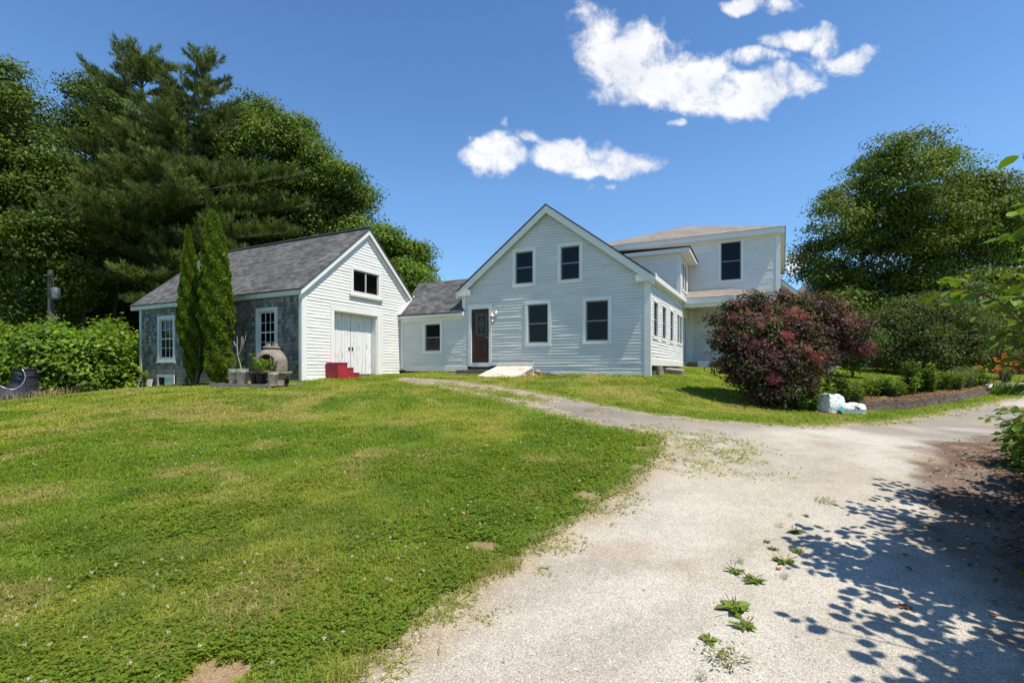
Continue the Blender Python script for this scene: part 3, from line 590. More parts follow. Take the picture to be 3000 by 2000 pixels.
mb=MB(); mb.fbox(SG,-2.85,-1.13,0,.08,4.235,4.298); mb.build('sill',M['woodsash'],w)
mb=MB()
mb.fbox(SG,-3.72,-3.57,-.02,.035,1.2,3.64); mb.fbox(SG,-1.40,-1.10,-.02,.035,1.2,3.64); mb.fbox(SG,-3.72,-1.10,-.02,.038,3.64,3.84)
mb.fbox(SG,-3.57,-3.54,-.34,-.02,1.2,3.64); mb.fbox(SG,-1.43,-1.40,-.34,-.02,1.2,3.64); mb.fbox(SG,-3.54,-1.43,-.34,-.02,3.60,3.64)
mb.build('door_frame',M['trim'],shed)
for (a,b) in ((-3.53,-2.52),(-2.50,-1.44)):
    mb=MB(); n=7
    for k in range(n):
        u0=a+(b-a)*k/n; u1=a+(b-a)*(k+1)/n; mb.fbox(SG,u0+.003,u1-.003,-.31,-.265+.003*((k*7)%3),1.30,3.59)
    mb.fbox(SG,a,b,-.33,-.305,1.30,3.59)
    d=mb.build('door',M['peel'],shed); mb=MB(); e=b-.10 if a<-3 else a+.04; mb.fbox(SG,e,e+.06,-.262,-.24,2.28,2.40); mb.build('latch',M['black'],d)
mb=MB()
mb.fbox(SG,Y0-.02,Y0+.17,0,.03,1.18,4.05); mb.fbox(SG,Y0+.17,-3.72,0,.024,1.10,1.31); mb.fbox(SG,-1.10,Y1,0,.024,1.22,1.36)
mb.build('trim',M['trim'],shed)
mb=MB()
def yrake(y0,z0,y1,z1,x0,x1,h,drop):
    mb.hexa([(x0,y0+oy,z0-h-drop),(x1,y0+oy,z0-h-drop),(x1,y1+oy,z1-h-drop),(x0,y1+oy,z1-h-drop),(x0,y0+oy,z0-drop),(x1,y0+oy,z0-drop),(x1,y1+oy,z1-drop),(x0,y1+oy,z1-drop)])
yl=Y0-.14; yr2=2*YM-yl; zl=ZP-(YM-yl)*SS
yrake(yl,zl,YM,ZP,.10,.14,.20,.03); yrake(YM,ZP,yr2,zl,.10,.14,.20,.03)
yrake(yl,zl,YM,ZP,.0,.10,.07,.036); yrake(YM,ZP,yr2,zl,.0,.10,.07,.036)
yrake(yl+.02,zl,YM,ZP,.0,.055,.33,.03); yrake(YM,ZP,yr2,zl,.0,.055,.33,.03)
mb.build('rake_board',M['trim'],shed)
mb=MB(); mb.box(-9.92,.09,-.15,-.0,4.0,4.19); mb.build('fascia',M['oldtrim'],shed)
slab('roof',shed,[((-9.95,yl+oy-.03,zl-.02),(.17,yl+oy-.03,zl-.02),(.17,YM+oy,ZP+.01),(-9.95,YM+oy,ZP+.01)),((.17,yr2+oy,zl),(-9.95,yr2+oy,zl),(-9.95,YM+oy,ZP+.01),(.17,YM+oy,ZP+.01))],M['roof'])
mb=MB(); mb.tube([(-9.95,YM+oy,ZP+.02),(-4,YM+oy,ZP+.035),(.17,YM+oy,ZP+.03)],.055,6); mb.build('ridge_cap',M['edge'],shed)
# shakes on the long wall
def shakes():
    V=[];Fq=[];Cq=[]; rs=np.random.default_rng(3)
    hl=[(-18.19,-17.32,1.98,3.56),(-12.22,-11.45,2.1,3.55)]
    z=.55; row=0
    while z<4.02:
        h=.148*rs.uniform(.93,1.07); u=-19.62+rs.uniform(-.1,0)
        while u<AX-.1:
            wd=rs.uniform(.09,.21); u1=min(u+wd,AX-.1)
            ok=not any(u1>h0 and u<h1 and z+h>z0+.02 and z<z1-.02 for h0,h1,z0,z1 in hl)
            if ok and u1>-19.6:
                u_=max(u,-19.6); lip=rs.uniform(.012,.024); dz=rs.uniform(-.012,.008) + (-.03 if rs.random()<.03 else 0); dz2=dz+rs.uniform(-.006,.006); i=len(V)
                p=[SF(u_+.002,lip,z+dz),SF(u1-.002,lip,z+dz2),SF(u1-.002,.001,z+h+.02),SF(u_+.002,.001,z+h+.02),SF(u_+.002,-.003,z+dz),SF(u1-.002,-.003,z+dz2)]
                V+=p; Fq+=[(i,i+1,i+2,i+3),(i+4,i+5,i+1,i),(i+4,i,i+3,i+4+0) if False else (i+4,i,i+3,i+3)]
                # colour: blue grey, paler and browner toward the bottom left where rain splashes
                low=np.clip((1.75-z)/.7,0,1)*np.clip((-13-u)/3,0,1)
                c=lerp(np.array([.10,.12,.15]),np.array([.33,.335,.35]),rs.random()**1.5)*(.75+.55*float(fbm(np.array([u]),np.array([z*1.3]),1.4,7,3)[0])); c=lerp(c,np.array([.45,.40,.34]),low*rs.uniform(.5,1)); Cq+=[c]*6
            u=u1+.0005
            if u1>=AX-.1: break
        z+=h; row+=1
    quads=[f for f in Fq if len(set(f))==4]
    return np_mesh('shingle_wall',V,quads,np.array(Cq),M['shake'],None)
o=shakes(); o.parent=shed
SF2=SF
for w in ((-18.34,-17.14,1.88,3.69),(-12.37,-11.28,2.0,3.68)): window(shed,SF2,w[0],w[1],w[2],w[3],.14,'oldtrim','oldtrim',grid=(3,4),proud=.04,sill=True,label='weathered shed window with small panes' )
for u0,u1,z0 in ((-19.64,-19.50,.6),(AX-.11,AX+.002,1.0)):
    mb=MB(); mb.fbox(SF2,u0,u1,-.01,.035,z0,4.0); mb.build('corner_board',M['oldtrim'],shed)
mb=MB(); mb.box(-9.45,-.05,.05,5.8,.3,1.4); mb.quad((-9.5,0,.6),(-9.5,5.9,.6),(-9.5,5.9,4.1),(-9.5,0,4.1)); mb.poly([(-9.5,0,4.05),(-9.5,5.9,4.05),(-9.5,2.95,6.8)]); mb.quad((-9.5,5.9,.6),(0,5.9,.6),(0,5.9,4.1),(-9.5,5.9,4.1)); mb.quad((-9.5,.03,.5),(-.02,.03,.5),(-.02,.03,1.85),(-9.5,.03,1.85)); mb.build('foundation',M['found'],shed)
# ================================================================== hipped addition
HX=0.0
add=empty('house_addition',tuple(Lc(0,10.5))+(0,),PHI,'white two storey addition with low tan hipped roof and porch behind the farmhouse','house')
HF=Fr((0,0),(1,0),(0,-1)); HZ=8.06
hb=lambda z:(-5.6,4.10)
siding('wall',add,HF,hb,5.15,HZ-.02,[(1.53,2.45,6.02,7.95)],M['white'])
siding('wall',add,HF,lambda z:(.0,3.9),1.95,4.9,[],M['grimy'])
window(add,HF,1.41,2.57,5.90,8.03,.12,gm='screen')
for nm_,bx_ in (('corner_board',((HF,3.96,4.13,0,.03,1.6,HZ-.02),(Fr((4.13,0),(0,1),(1,0)),-.03,.12,0,.03,1.6,HZ-.02))),('corner_board',((HF,.0,.22,0,.028,1.95,4.9),)),('corner_board',((HF,-.02,.16,0,.028,5.3,HZ-.14),)),('frieze_board',((HF,-5.6,4.13,0,.024,HZ-.14,HZ-.02),))):
    mb=MB()
    for q_ in bx_: mb.fbox(*q_)
    mb.build(nm_,M['trim'],add)
# roof box, slightly skewed along its right side as in the photo
xr0=4.32; xr1=4.92; yb=11.5; xl=-5.9
E0=(xl,-.28); E1=(xr0,-.28); E2=(xr1,yb); E3=(xl,yb); ap=(-.78,4.9); ap2=(-.2,7.0); zt=HZ+.26; zp=10.35
mb=MB()
def edgebox(p,q,t,z0,z1):
    v=Vector((q[0]-p[0],q[1]-p[1])); n=Vector((v.y,-v.x)).normalized()*-t
    mb.hexa([(p[0],p[1],z0),(q[0],q[1],z0),(q[0]+n.x,q[1]+n.y,z0),(p[0]+n.x,p[1]+n.y,z0),(p[0],p[1],z1),(q[0],q[1],z1),(q[0]+n.x,q[1]+n.y,z1),(p[0]+n.x,p[1]+n.y,z1)])
edgebox(E0,E1,.03,HZ,zt); edgebox(E1,E2,.03,HZ,zt); edgebox(E2,E3,.03,HZ,zt); edgebox(E3,E0,.03,HZ,zt)
mb.hexa([(E0[0],E0[1],HZ-.02),(E1[0],E1[1],HZ-.02),(E2[0],E2[1],HZ-.02),(E3[0],E3[1],HZ-.02),(E0[0],E0[1],HZ+.01),(E1[0],E1[1],HZ+.01),(E2[0],E2[1],HZ+.01),(E3[0],E3[1],HZ+.01)])
mb.build('fascia',M['trim'],add)
mb=MB(); o_=.04
P0=(E0[0]-o_,E0[1]-o_,zt);P1=(E1[0]+o_,E1[1]-o_,zt);P2=(E2[0]+o_,E2[1]+o_,zt);P3=(E3[0]-o_,E3[1]+o_,zt);Q=(ap[0],ap[1],zp);Q2=(ap2[0],ap2[1],zp)
def rtri(a,b,c):
    a,b,c=map(Vector,(a,b,c)); u=(b-a).normalized(); v=(c-a)-u*(c-a).dot(u); v.normalize(); i=len(mb.v); mb.v+=[tuple(a),tuple(b),tuple(c)]; mb.f.append((i,i+1,i+2)); mb.uv.append(tuple(((p-a).dot(u)+5,(p-a).dot(v)+5) for p in (a,b,c)))
rtri(P0,P1,Q); roofquad(mb,P1,P2,Q2,Q); rtri(P2,P3,Q2); roofquad(mb,P3,P0,Q,Q2)
mb.build('roof',M['tanroof'],add)
mb=MB(); mb.quad((4.0,0.02,1.3),(4.0,11,1.3),(4.0,11,HZ),(4.0,0.02,HZ)); mb.quad((4.0,11,1.3),(-5.5,11,1.3),(-5.5,11,HZ),(4.0,11,HZ)); mb.quad((-5.5,11,1.3),(-5.5,0,1.3),(-5.5,0,HZ),(-5.5,11,HZ)); mb.build('rear_wall',M['white'],add)
# porch roof in front of the addition
zpe=4.90; zpt=5.60
PA=(.12,-2.52,zpe);PB=(3.92,-2.52,zpe);PC=(1.87,.0,zpt);PD=(.02,.0,zpt);PE=(4.0,.0,zpe+.05)
mb=MB(); roofquad(mb,PA,PB,PC,PD); rtri(PB,PE,PC); pr_=mb.build('porch_roof',M['tanroof'],add)
mb=MB(); mb.box(.06,3.90,-2.49,-2.42,zpe-.28,zpe-.01); mb.box(3.82,3.90,-2.42,0,zpe-.28,zpe-.01); mb.box(.03,3.82,-2.41,-.03,zpe-.25,zpe-.22)
mb.box(.03,3.80,-2.36,-2.22,zpe-.42,zpe-.251)
mb.box(3.66,3.80,-2.36,-2.22,1.6,zpe-.42); mb.build('porch_frame',M['trim'],add)
mb=MB(); mb.box(.10,3.9,-1.3,-1.25,1.78,1.93); mb.build('deck_board',M['newwood'],add)
mb=MB(); mb.box(.10,3.9,-1.22,-.03,1.2,1.90); mb.build('deck',M['found'],add)
mb=MB(); mb.box(4.17,4.34,.05,.28,5.1,5.42); mb.build('meter_box',M['steel'],add)
# ================================================================== annex and barn beyond
ann=empty('rear_annex',tuple(Lc(6,21))+(0,),PHI,'grey gable end of a rear annex with pale rake board behind the addition','building')
AF=Fr((0,0),(1,0),(0,-1))
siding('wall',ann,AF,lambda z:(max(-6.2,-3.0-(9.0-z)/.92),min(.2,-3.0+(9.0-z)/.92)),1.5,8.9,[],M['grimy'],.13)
mb=MB()
for x0,z0,x1,z1 in ((-6.5,5.83,-3.0,9.05),(-3.0,9.05,.5,5.83)): rake(mb,x0,z0,x1,z1,-.3,-.26,.30,.03); rake(mb,x0,z0,x1,z1,-.26,0,.05,.03)
mb.build('rake_board',M['trim'],ann)
slab('roof',ann,[((.53,-.34,5.81),(.53,6,5.81),(-3.0,6,9.08),(-3.0,-.34,9.08)),((-6.53,6,5.81),(-6.53,-.34,5.81),(-3.0,-.34,9.08),(-3.0,6,9.08))],M['roof'])
bw=at(2470,1080,37); barn=empty('red_barn',(bw[0],bw[1],1.4),R(-14),'red barn with pale trim half hidden behind the oak tree','barn')
mb=MB(); mb.poly([(-3.6,0,0),(3.6,0,0),(3.6,0,4.6),(0,0,8.0),(-3.6,0,4.6)]); mb.quad((-3.6,0,0),(-3.6,8,0),(-3.6,8,4.6),(-3.6,0,4.6)); mb.quad((3.6,0,0),(3.6,8,0),(3.6,8,4.6),(3.6,0,4.6)); mb.build('wall',M['barnred'],barn)
mb=MB(); rake(mb,-3.95,4.35,0,8.1,-.2,-.14,.3,.0); rake(mb,0,8.1,3.95,4.35,-.2,-.14,.3,.0); mb.box(-3.62,-3.45,-.03,0,0,4.5); mb.box(-1.6,-1.45,-.03,0,0,3); mb.box(1.45,1.6,-.03,0,0,3); mb.box(-1.6,1.6,-.033,0,3,3.2); mb.build('trim',M['trim'],barn)
slab('roof',barn,[((3.98,-.22,4.4),(3.98,8.2,4.4),(0,8.2,8.18),(0,-.22,8.18)),((-3.98,8.2,4.4),(-3.98,-.22,4.4),(0,-.22,8.18),(0,8.2,8.18))],M['tanroof'])
b2=at(3020,1080,30); out=empty('red_outbuilding',(b2[0],b2[1],.9),R(-30),'small red outbuilding with pale roof at the far right edge beyond the lilies','shed')
mb=MB(); mb.poly([(-2.2,0,0),(2.2,0,0),(2.2,0,1.5),(0,0,2.4),(-2.2,0,1.5)]); mb.quad((-2.2,0,0),(-2.2,5,0),(-2.2,5,1.5),(-2.2,0,1.5)); mb.build('wall',M['barnred'],out)
slab('roof',out,[((2.4,-.2,1.45),(2.4,5.2,1.45),(0,5.2,2.5),(0,-.2,2.5)),((-2.4,5.2,1.45),(-2.4,-.2,1.45),(0,-.2,2.5),(0,5.2,2.5))],M['whitestone'])
# ================================================================== small things
def ground_empty(name,px,py,label,cat,rz=0,group=None,dz=0):
    x,y=hit(px,py); return empty(name,(x,y,g1(x,y)+dz),rz,label,cat,group)
def stand(name,x,y,label,cat,rz=0,group=None,dz=0): return empty(name,(x,y,g1(x,y)+dz),rz,label,cat,group)
# red steps against the shed gable
p=Lc(AX+.32,-3.45); st=stand('red_steps',p[0],p[1],'red painted three tread wooden steps beside the white shed doors','steps',PHI)
zb=1.27-st.location.z
prof=[(-.50,0),(-.50,.52),(-.06,.52),(-.06,.345),(.22,.345),(.22,.17),(.50,.17),(.50,0)]
mb=MB(); lo=[(-.27,p_[0],p_[1]+zb-(.15 if p_[1]==0 else 0)) for p_ in prof]; hi=[(.27,q[1],q[2]) for q in lo]
mb.poly(lo[::-1]); mb.poly(hi)
for k in range(8): mb.quad(lo[k],lo[(k+1)%8],hi[(k+1)%8],hi[k])
mb.build('stringer',M['red'],st)
for (a,b,z) in ((-.52,-.04,.52),(-.05,.24,.345),(.23,.52,.17)):
    mb=MB(); mb.box(-.28,.29,a,b,z+zb+.001,z+zb+.025); mb.build('tread',M['red'],st,bevel=.005)
# small black pot with a dead plant by the shed corner
p=Lc(AX+.35,-.30); pt=stand('dead_potted_plant',p[0],p[1],'small black pot holding a dried out plant at the shed corner','pot')
mb=MB(); mb.lathe([(0,0),(.10,0),(.14,.16),(.15,.17),(.13,.17),(.12,.13),(0,.12)],n=14); mb.build('pot',M['black'],pt,True)
mb=MB()
for k in range(16):
    a=random.uniform(0,6.28); r_=random.uniform(.05,.2); mb.tube([(0,0,.12),(r_*.4*math.cos(a),r_*.4*math.sin(a),.28),(r_*math.cos(a),r_*math.sin(a),random.uniform(.25,.42))],[.006,.005,.003],4)
mb.build('stem',M['deadtwig'],pt)
# bulkhead door, rubble, step stones by the front door
def hl(name,x,y,label,cat,z=0): q=Lc(x,y); return empty(name,(q[0],q[1],z),PHI,label,cat)
bh=hl('cellar_bulkhead',-4.9,-.03,'slanted cream painted cellar bulkhead leaning against the farmhouse wall','hatch')
def hx(mb,pts,th): mb.hexa([(p[0],p[1],p[2]-th) for p in pts]+list(pts))
mb=MB(); hx(mb,[(-.72,-1.28,1.33),(.50,-1.28,1.31),(.66,-.02,1.71),(-.46,-.02,1.71)],.05); mb.build('hatch_door',M['panel'],bh,bevel=.006)
mb=MB(); hx(mb,[(-.90,-1.28,1.30),(-.735,-1.28,1.30),(-.475,-.02,1.70),(-.64,-.02,1.70)],.08); hx(mb,[(.515,-1.28,1.29),(.62,-1.28,1.29),(.79,-.02,1.69),(.675,-.02,1.69)],.08); mb.build('side_curb',M['whitestone'],bh)
mb=MB(); mb.poly([(-.8,-1.2,1.0),(.6,-1.2,1.0),(.6,-1.2,1.24),(-.8,-1.2,1.24)]); mb.poly([(.62,-1.2,1.0),(.76,-.03,1.0),(.76,-.03,1.6),(.62,-1.2,1.22)]); mb.poly([(-.88,-1.2,1.0),(-.62,-.03,1.0),(-.62,-.03,1.6),(-.88,-1.2,1.22)]); mb.build('cheek_wall',M['stone'],bh)
def rock(mb,c,r,seed):
    rr=random.Random(seed); n=8; base=len(mb.v); prof=[(-.9,.35),(-.5,.85),(0,1),(.5,.8),(.9,.3)]
    for z,k in prof:
        for j in range(n):
            a=2*math.pi*j/n; q=r*k*rr.uniform(.75,1.15); mb.v.append((c[0]+q*math.cos(a)*1.2,c[1]+q*math.sin(a),c[2]+z*r*.7))
    for k in range(4):
        for j in range(n): a=base+k*n+j; b=base+k*n+(j+1)%n; mb.f.append((a,b,b+n,a+n)); mb.uv.append(((0,0),)*4)
    mb.f.append(tuple(base+4*n+j for j in range(n))); mb.uv.append(((0,0),)*n); mb.f.append(tuple(base+j for j in reversed(range(n)))); mb.uv.append(((0,0),)*n)
rbls=[(.35,-.62,1.36,.11,'low brown brick at the foot of the bulkhead'),(.62,-.45,1.36,.13,'reddish rubble stone wedged beside the bulkhead'),(.72,-.28,1.50,.12,'upper red rubble stone against the white post'),(.78,-.55,1.33,.09,'small pinkish stone by the white post')]
for k,(dx,dy,z,r_,lab) in enumerate(rbls):
    q=Lc(-4.9+.35+dx,dy); mb=MB(); rock(mb,(0,0,0),r_,k); o=mb.build('rubble_stone',M['stone']); o.location=(q[0],q[1],z); tag(o,lab,'stone','rubble stones beside the bulkhead')
for (x0,x1,y0,y1,zt_,lab) in ((-7.0,-5.75,-.62,-.06,1.56,'upper long step stone under the brown front door'),(-7.35,-5.95,-1.05,-.55,1.40,'lower long step stone below the brown front door')):
    q=Lc((x0+x1)/2,(y0+y1)/2); mb=MB(); w_=(x1-x0)/2; d_=(y1-y0)/2; mb.box(-w_,w_,-d_,d_,-.18,0); o=mb.build('step_stone',M['timber'],bevel=.015); o.location=(q[0],q[1],zt_); o.rotation_euler=(0,0,PHI); tag(o,lab,'step','step stones at the front door')
# planks lying along the wall right of the bulkhead
for (x,y,z,L_,w_,tilt,rz_,lab) in ((-3.55,-.35,1.47,.55,.14,.0,.03,'short board lying level against the farmhouse base'),(-3.1,-.42,1.40,1.1,.13,-.12,.02,'dark plank sloping down along the farmhouse base'),(-2.35,-.55,1.34,.62,.10,-.10,-.02,'pale plank end resting in the grass by the farmhouse')):
    q=Lc(x,y); mb=MB(); mb.box(-L_/2,L_/2,-w_/2,w_/2,-.025,.02); o=mb.build('plank',M['oldwood'] if 'pale' not in lab else M['newwood'],bevel=.004); o.location=(q[0],q[1],z); o.rotation_euler=(0,tilt*-1,PHI+rz_); tag(o,lab,'plank','planks by the farmhouse wall')
# stump, slab under the side wall
q=Lc(.12,1.05); s_=empty('tree_stump',(q[0],q[1],1.42),0,'weathered stump post under the farmhouse corner','stump'); mb=MB(); mb.tube([(0,0,-.2),(0,0,.1),(.02,0,.28)],[.12,.10,.09],9); mb.tube([(.12,.1,-.2),(.13,.1,.2)],[.05,.04],6); mb.build('trunk',M['oldwood'],s_)
q=Lc(.45,2.3); mb=MB(); mb.box(-.3,.3,-.45,.45,-.1,.08); o=mb.build('stone_slab',M['concrete'],bevel=.02); o.location=(q[0],q[1],g1(*q)+.1); o.rotation_euler=(.05,.1,PHI); tag(o,'flat grey stone slab leaning below the side windows','stone')
q=Lc(.9,8.35); mb=MB()
for k in range(12): mb.box(-.24+.04*k,-.22+.04*k,-.012,.012,0,.30)
mb.box(-.25,.25,-.004,.004,0,.3); o=mb.build('corrugated_sheet',M['corr']); o.location=(q[0],q[1],g1(*q)); o.rotation_euler=(-.2,0,PHI); tag(o,'small corrugated metal sheet leaning at the porch deck','metal sheet')
q=Lc(2.1,8.6); mb=MB(); mb.lathe([(0,0),(.16,0),(.2,.30),(.2,.33),(.17,.33),(.16,.1),(0,.1)],n=16); o=mb.build('clay_planter',M['stone'],smooth=True); o.location=(q[0],q[1],g1(*q)); tag(o,'round pinkish planter beside the porch deck','planter')
# ---------------- the outdoor oven and pots on their platform
PX,PY=hit(762,1128); 
plat=empty('plank_platform',(PX,PY,g1(PX,PY)+.03),PHI+.05,'weathered board platform in the grass under the pots','platform')
def boards(mb,x0,x1,y0,y1,n):
    for k in range(n): a=y0+(y1-y0)*k/n; b=y0+(y1-y0)*(k+1)/n; mb.box(x0+random.uniform(0,.05),x1-random.uniform(0,.05),a+.01,b-.01,-.02,.025)
mb=MB(); boards(mb,-1.35,1.2,-.62,.55,5); mb.box(-1.34,1.2,-.66,-.625,-.1,.03); mb.build('deck',M['oldwood'],plat)
pz=plat.location.z+.027
def onplat(name,dx,dy,label,cat,group=None,dz=0):
    c,s=math.cos(PHI+.05),math.sin(PHI+.05); return empty(name,(PX+dx*c-dy*s,PY+dx*s+dy*c,pz+dz),PHI,label,cat,group)
stand_=onplat('stone_bench',.10,.28,'low stone slab bench carrying the concrete oven','bench')
mb=MB(); mb.box(-.62,.62,-.24,.30,.30,.36); mb.build('slab',M['concrete'],stand_,bevel=.01)
for s in (-1,1):
    mb=MB(); mb.box(s*.42-.1,s*.42+.1,-.18,.25,0,.299); mb.build('leg',M['concrete'],stand_,bevel=.01)
ov=onplat('concrete_oven',.10,.32,'weathered round concrete oven with arched mouth on stone bench','oven',dz=.362)
prof=[(.45,0),(.46,.12),(.455,.30),(.44,.38),(.40,.47),(.34,.56),(.27,.64),(.20,.685),(.16,.70)]
nn=64; V=[];
pf=[]
for k in range(len(prof)-1):
    for t in range(5): a=prof[k]; b=prof[k+1]; u=t/5; pf.append((a[0]+(b[0]-a[0])*u,a[1]+(b[1]-a[1])*u))
pf.append(prof[-1]); mb=MB()
for r_,z in pf:
    for j in range(nn): t=2*math.pi*j/nn; mb.v.append((r_*math.cos(t),r_*math.sin(t),z))
ang=R(-62)
for k in range(len(pf)-1):
    for j in range(nn):
        t=2*math.pi*(j+.5)/nn; dt=(t-ang+math.pi)%(2*math.pi)-math.pi; zc=(pf[k][1]+pf[k+1][1])/2; xx=dt*pf[k][0]
        inside=abs(xx)<.29 and zc>.03 and (zc<.27 or (xx/.29)**2+((zc-.27)/.25)**2<1)
        if not inside: a=k*nn+j; b=k*nn+(j+1)%nn; mb.f.append((a,b,b+nn,a+nn)); mb.uv.append(((0,0),)*4)
o=mb.build('shell',M['concrete'],ov,True); so_=o.modifiers.new('thick','SOLIDIFY'); so_.thickness=.055; so_.offset=-1
mb=MB(); mb.lathe([(0,.70),(.24,.70),(.25,.715),(.25,.76),(.23,.77),(0,.77)],n=32); mb.build('lid',M['concrete'],ov,True)
for s in (-1,1):
    mb=MB(); c=s*.155; mb.hexa([(c-.075,-.06,.768),(c+.075,-.06,.768),(c+.075,.06,.768),(c-.075,.06,.768),(c-.055,-.05,.87),(c+.055,-.05,.87),(c+.055,.05,.87),(c-.055,.05,.87)]); mb.build('lug',M['concrete'],ov,bevel=.008)
# pots
def leaves_np(P,n,dirs,L_,W_,rs,fold=.15):
    """leaf cards: P centres, n normals, dirs leaf axis; returns V,F (two triangles each as one quad, folded)"""
    side=np.cross(n,dirs); L_=np.asarray(L_)[:,None] if np.ndim(L_) else L_; W_=np.asarray(W_)[:,None] if np.ndim(W_) else W_
    a=P-dirs*L_*.5; b=P+side*W_*.5+n*W_*fold-dirs*L_*.05; c=P+dirs*L_*.5-n*L_*.08; d=P-side*W_*.5+n*W_*fold-dirs*L_*.05
    V=np.stack([a,b,c,d],1).reshape(-1,3); i=np.arange(len(P))*4; return V,np.stack([i,i+1,i+2,i+3],1)
def unit(v): return v/np.maximum(np.linalg.norm(v,axis=1,keepdims=True),1e-9)
def orient(P,bias,rs,spread=1.0):
    n=unit(rs.normal(size=P.shape)*spread+bias); d=rs.normal(size=P.shape); d=unit(d-n*(d*n).sum(1,keepdims=True)); return n,d
def weedy(parent,h,nst,spread,cleaf,rs,leafL=.06,flow=None,base=(0,0,0),woody=False,zl=.25):
    mb=MB(); P=[];D=[]
    for k in range(nst):
        a=rs.uniform(0,6.28); r0=rs.uniform(0,.35)*spread; r1=r0+rs.uniform(.1,1.2)*spread; hh=h*rs.uniform(.6,1)
        pts=[np.array([r0*math.cos(a),r0*math.sin(a),0]),np.array([(r0*.5+r1*.5)*math.cos(a)+rs.uniform(-.02,.02),(r0*.5+r1*.5)*math.sin(a),hh*.55]),np.array([r1*math.cos(a),r1*math.sin(a),hh])]
        pts=[p+np.array(base) for p in pts]; mb.tube(pts,[.007,.005,.003],4)
        m_=int(hh/.022)
        for t in np.linspace(zl,1,m_):
            q=pts[0]*(1-t)**2+2*pts[1]*t*(1-t)+pts[2]*t*t
            for s in range(2): b=rs.uniform(0,6.28); P.append(q+np.array([math.cos(b),math.sin(b),.25])*leafL*.5); D.append([math.cos(b),math.sin(b),rs.uniform(-.1,.7)])
    mb.build('stem',M['deadtwig'] if woody else M['twig'],parent)
    P=np.array(P);D=unit(np.array(D)); n=unit(np.cross(D,np.cross(np.tile([0,0,1.],(len(P),1))+rs.normal(size=P.shape)*.3,D))); L_=leafL*1.5*rs.uniform(.6,1.2,len(P))
    V,Fq=leaves_np(P,n,D,L_,L_*.42,rs); Cc=np.repeat(np.array(cleaf)[None]*rs.uniform(.7,1.35,(len(P),1)),4,0)
    np_mesh('leaf',V,Fq,Cc,M['leaf']).parent=parent
rs=np.random.default_rng(11)
bucketprof=[(0,0),(.125,0),(.15,.30),(.158,.30),(.158,.315),(.152,.32),(.152,.345),(.160,.35),(.160,.375),(.142,.375),(.135,.30),(0,.30)]
potprof=[(0,0),(.105,0),(.14,.27),(.152,.275),(.152,.30),(.135,.30),(.13,.25),(0,.25)]
pots=[('plastic_bucket',-.62,-.38,1.15,'b','dirty white bucket of tall blooming weeds, left of the bucket pair',.95,10,(.20,.26,.06)),
 ('plastic_bucket',-.26,-.40,1.15,'b','pale bucket with a bare forked branch standing in it',.55,5,(.10,.15,.04)),
 ('plastic_bucket',.98,-.36,.93,'b','white bucket at the right end of the pot row',.75,10,(.18,.24,.05)),
 ('nursery_pot',-.92,-.20,.95,'p','black nursery pot beside the arborvitae, first of the row',.75,9,(.10,.13,.05)),
 ('nursery_pot',.24,-.36,1.02,'p','black nursery pot in front of the oven mouth side',.95,7,(.20,.25,.06)),
 ('nursery_pot',.56,-.40,1.12,'p','largest black nursery pot with bright green upright plant',.80,12,(.19,.32,.04)),
 ('nursery_pot',1.22,-.10,.55,'p','very small low black pot at the far right of the row',.40,4,(.12,.16,.05))]
for (nm,dx,dy,sc,kd,lab,h,ns,cl_) in pots:
    e=onplat(nm,dx,dy,lab,'pot' if kd=='p' else 'bucket','pots and buckets in front of the oven'); mb=MB(); mb.lathe([(r_*sc,z*sc) for r_,z in (bucketprof if kd=='b' else potprof)],n=24)
    mb.build('pot' if kd=='p' else 'pail',M['black' if kd=='p' else 'bucket'],e,True)
    mb=MB(); zs=.27*sc; mb.lathe([(.125*sc,zs),(.08*sc,zs+.02),(0,zs+.015)],n=14); mb.build('soil',M['stone'],e)
    if kd=='b': mb=MB(); mb.tube([(.16*sc*math.cos(t),-.165*sc*abs(math.sin(t))-.005,.335*sc-.20*sc*abs(math.sin(t))) for t in np.linspace(0,math.pi,13)],.004,5); mb.build('handle',M['deadtwig'],e)
    weedy(e,h-.3*sc,ns,.16,cl_,rs,.055,base=(0,0,.27*sc))
    if 'forked' in lab:
        mb=MB()
        for pts in ([(0,0,.25),(-.1,0,.6),(-.22,0,.85),(-.27,0,1.12)],[(-.22,0,.85),(-.24,0,1.25),(-.235,0,1.42)],[(-.2,0,.83),(-.1,.02,1.0),(-.07,.02,1.2),(-.06,.02,1.42)],[(-.1,.02,1.0),(.0,.02,1.12),(.0,.02,1.4)],[(-.0,.02,1.15),(.1,.02,1.3),(.14,.02,1.45)],[(-.27,0,1.12),(-.36,0,1.2),(-.4,0,1.28)]):
            mb.tube(pts,[.012-.002*k for k in range(len(pts))],5)
        mb.build('branch',M['deadtwig'],e)
    if 'right end' in lab:
        mb=MB()
        for pts in ([(0,0,.25),(-.08,0,.55),(-.12,0,.85)],[(-.06,0,.5),(.1,0,.58),(.28,0,.75)]): mb.tube(pts,[.01,.007,.004],5)
        mb.build('branch',M['deadtwig'],e)
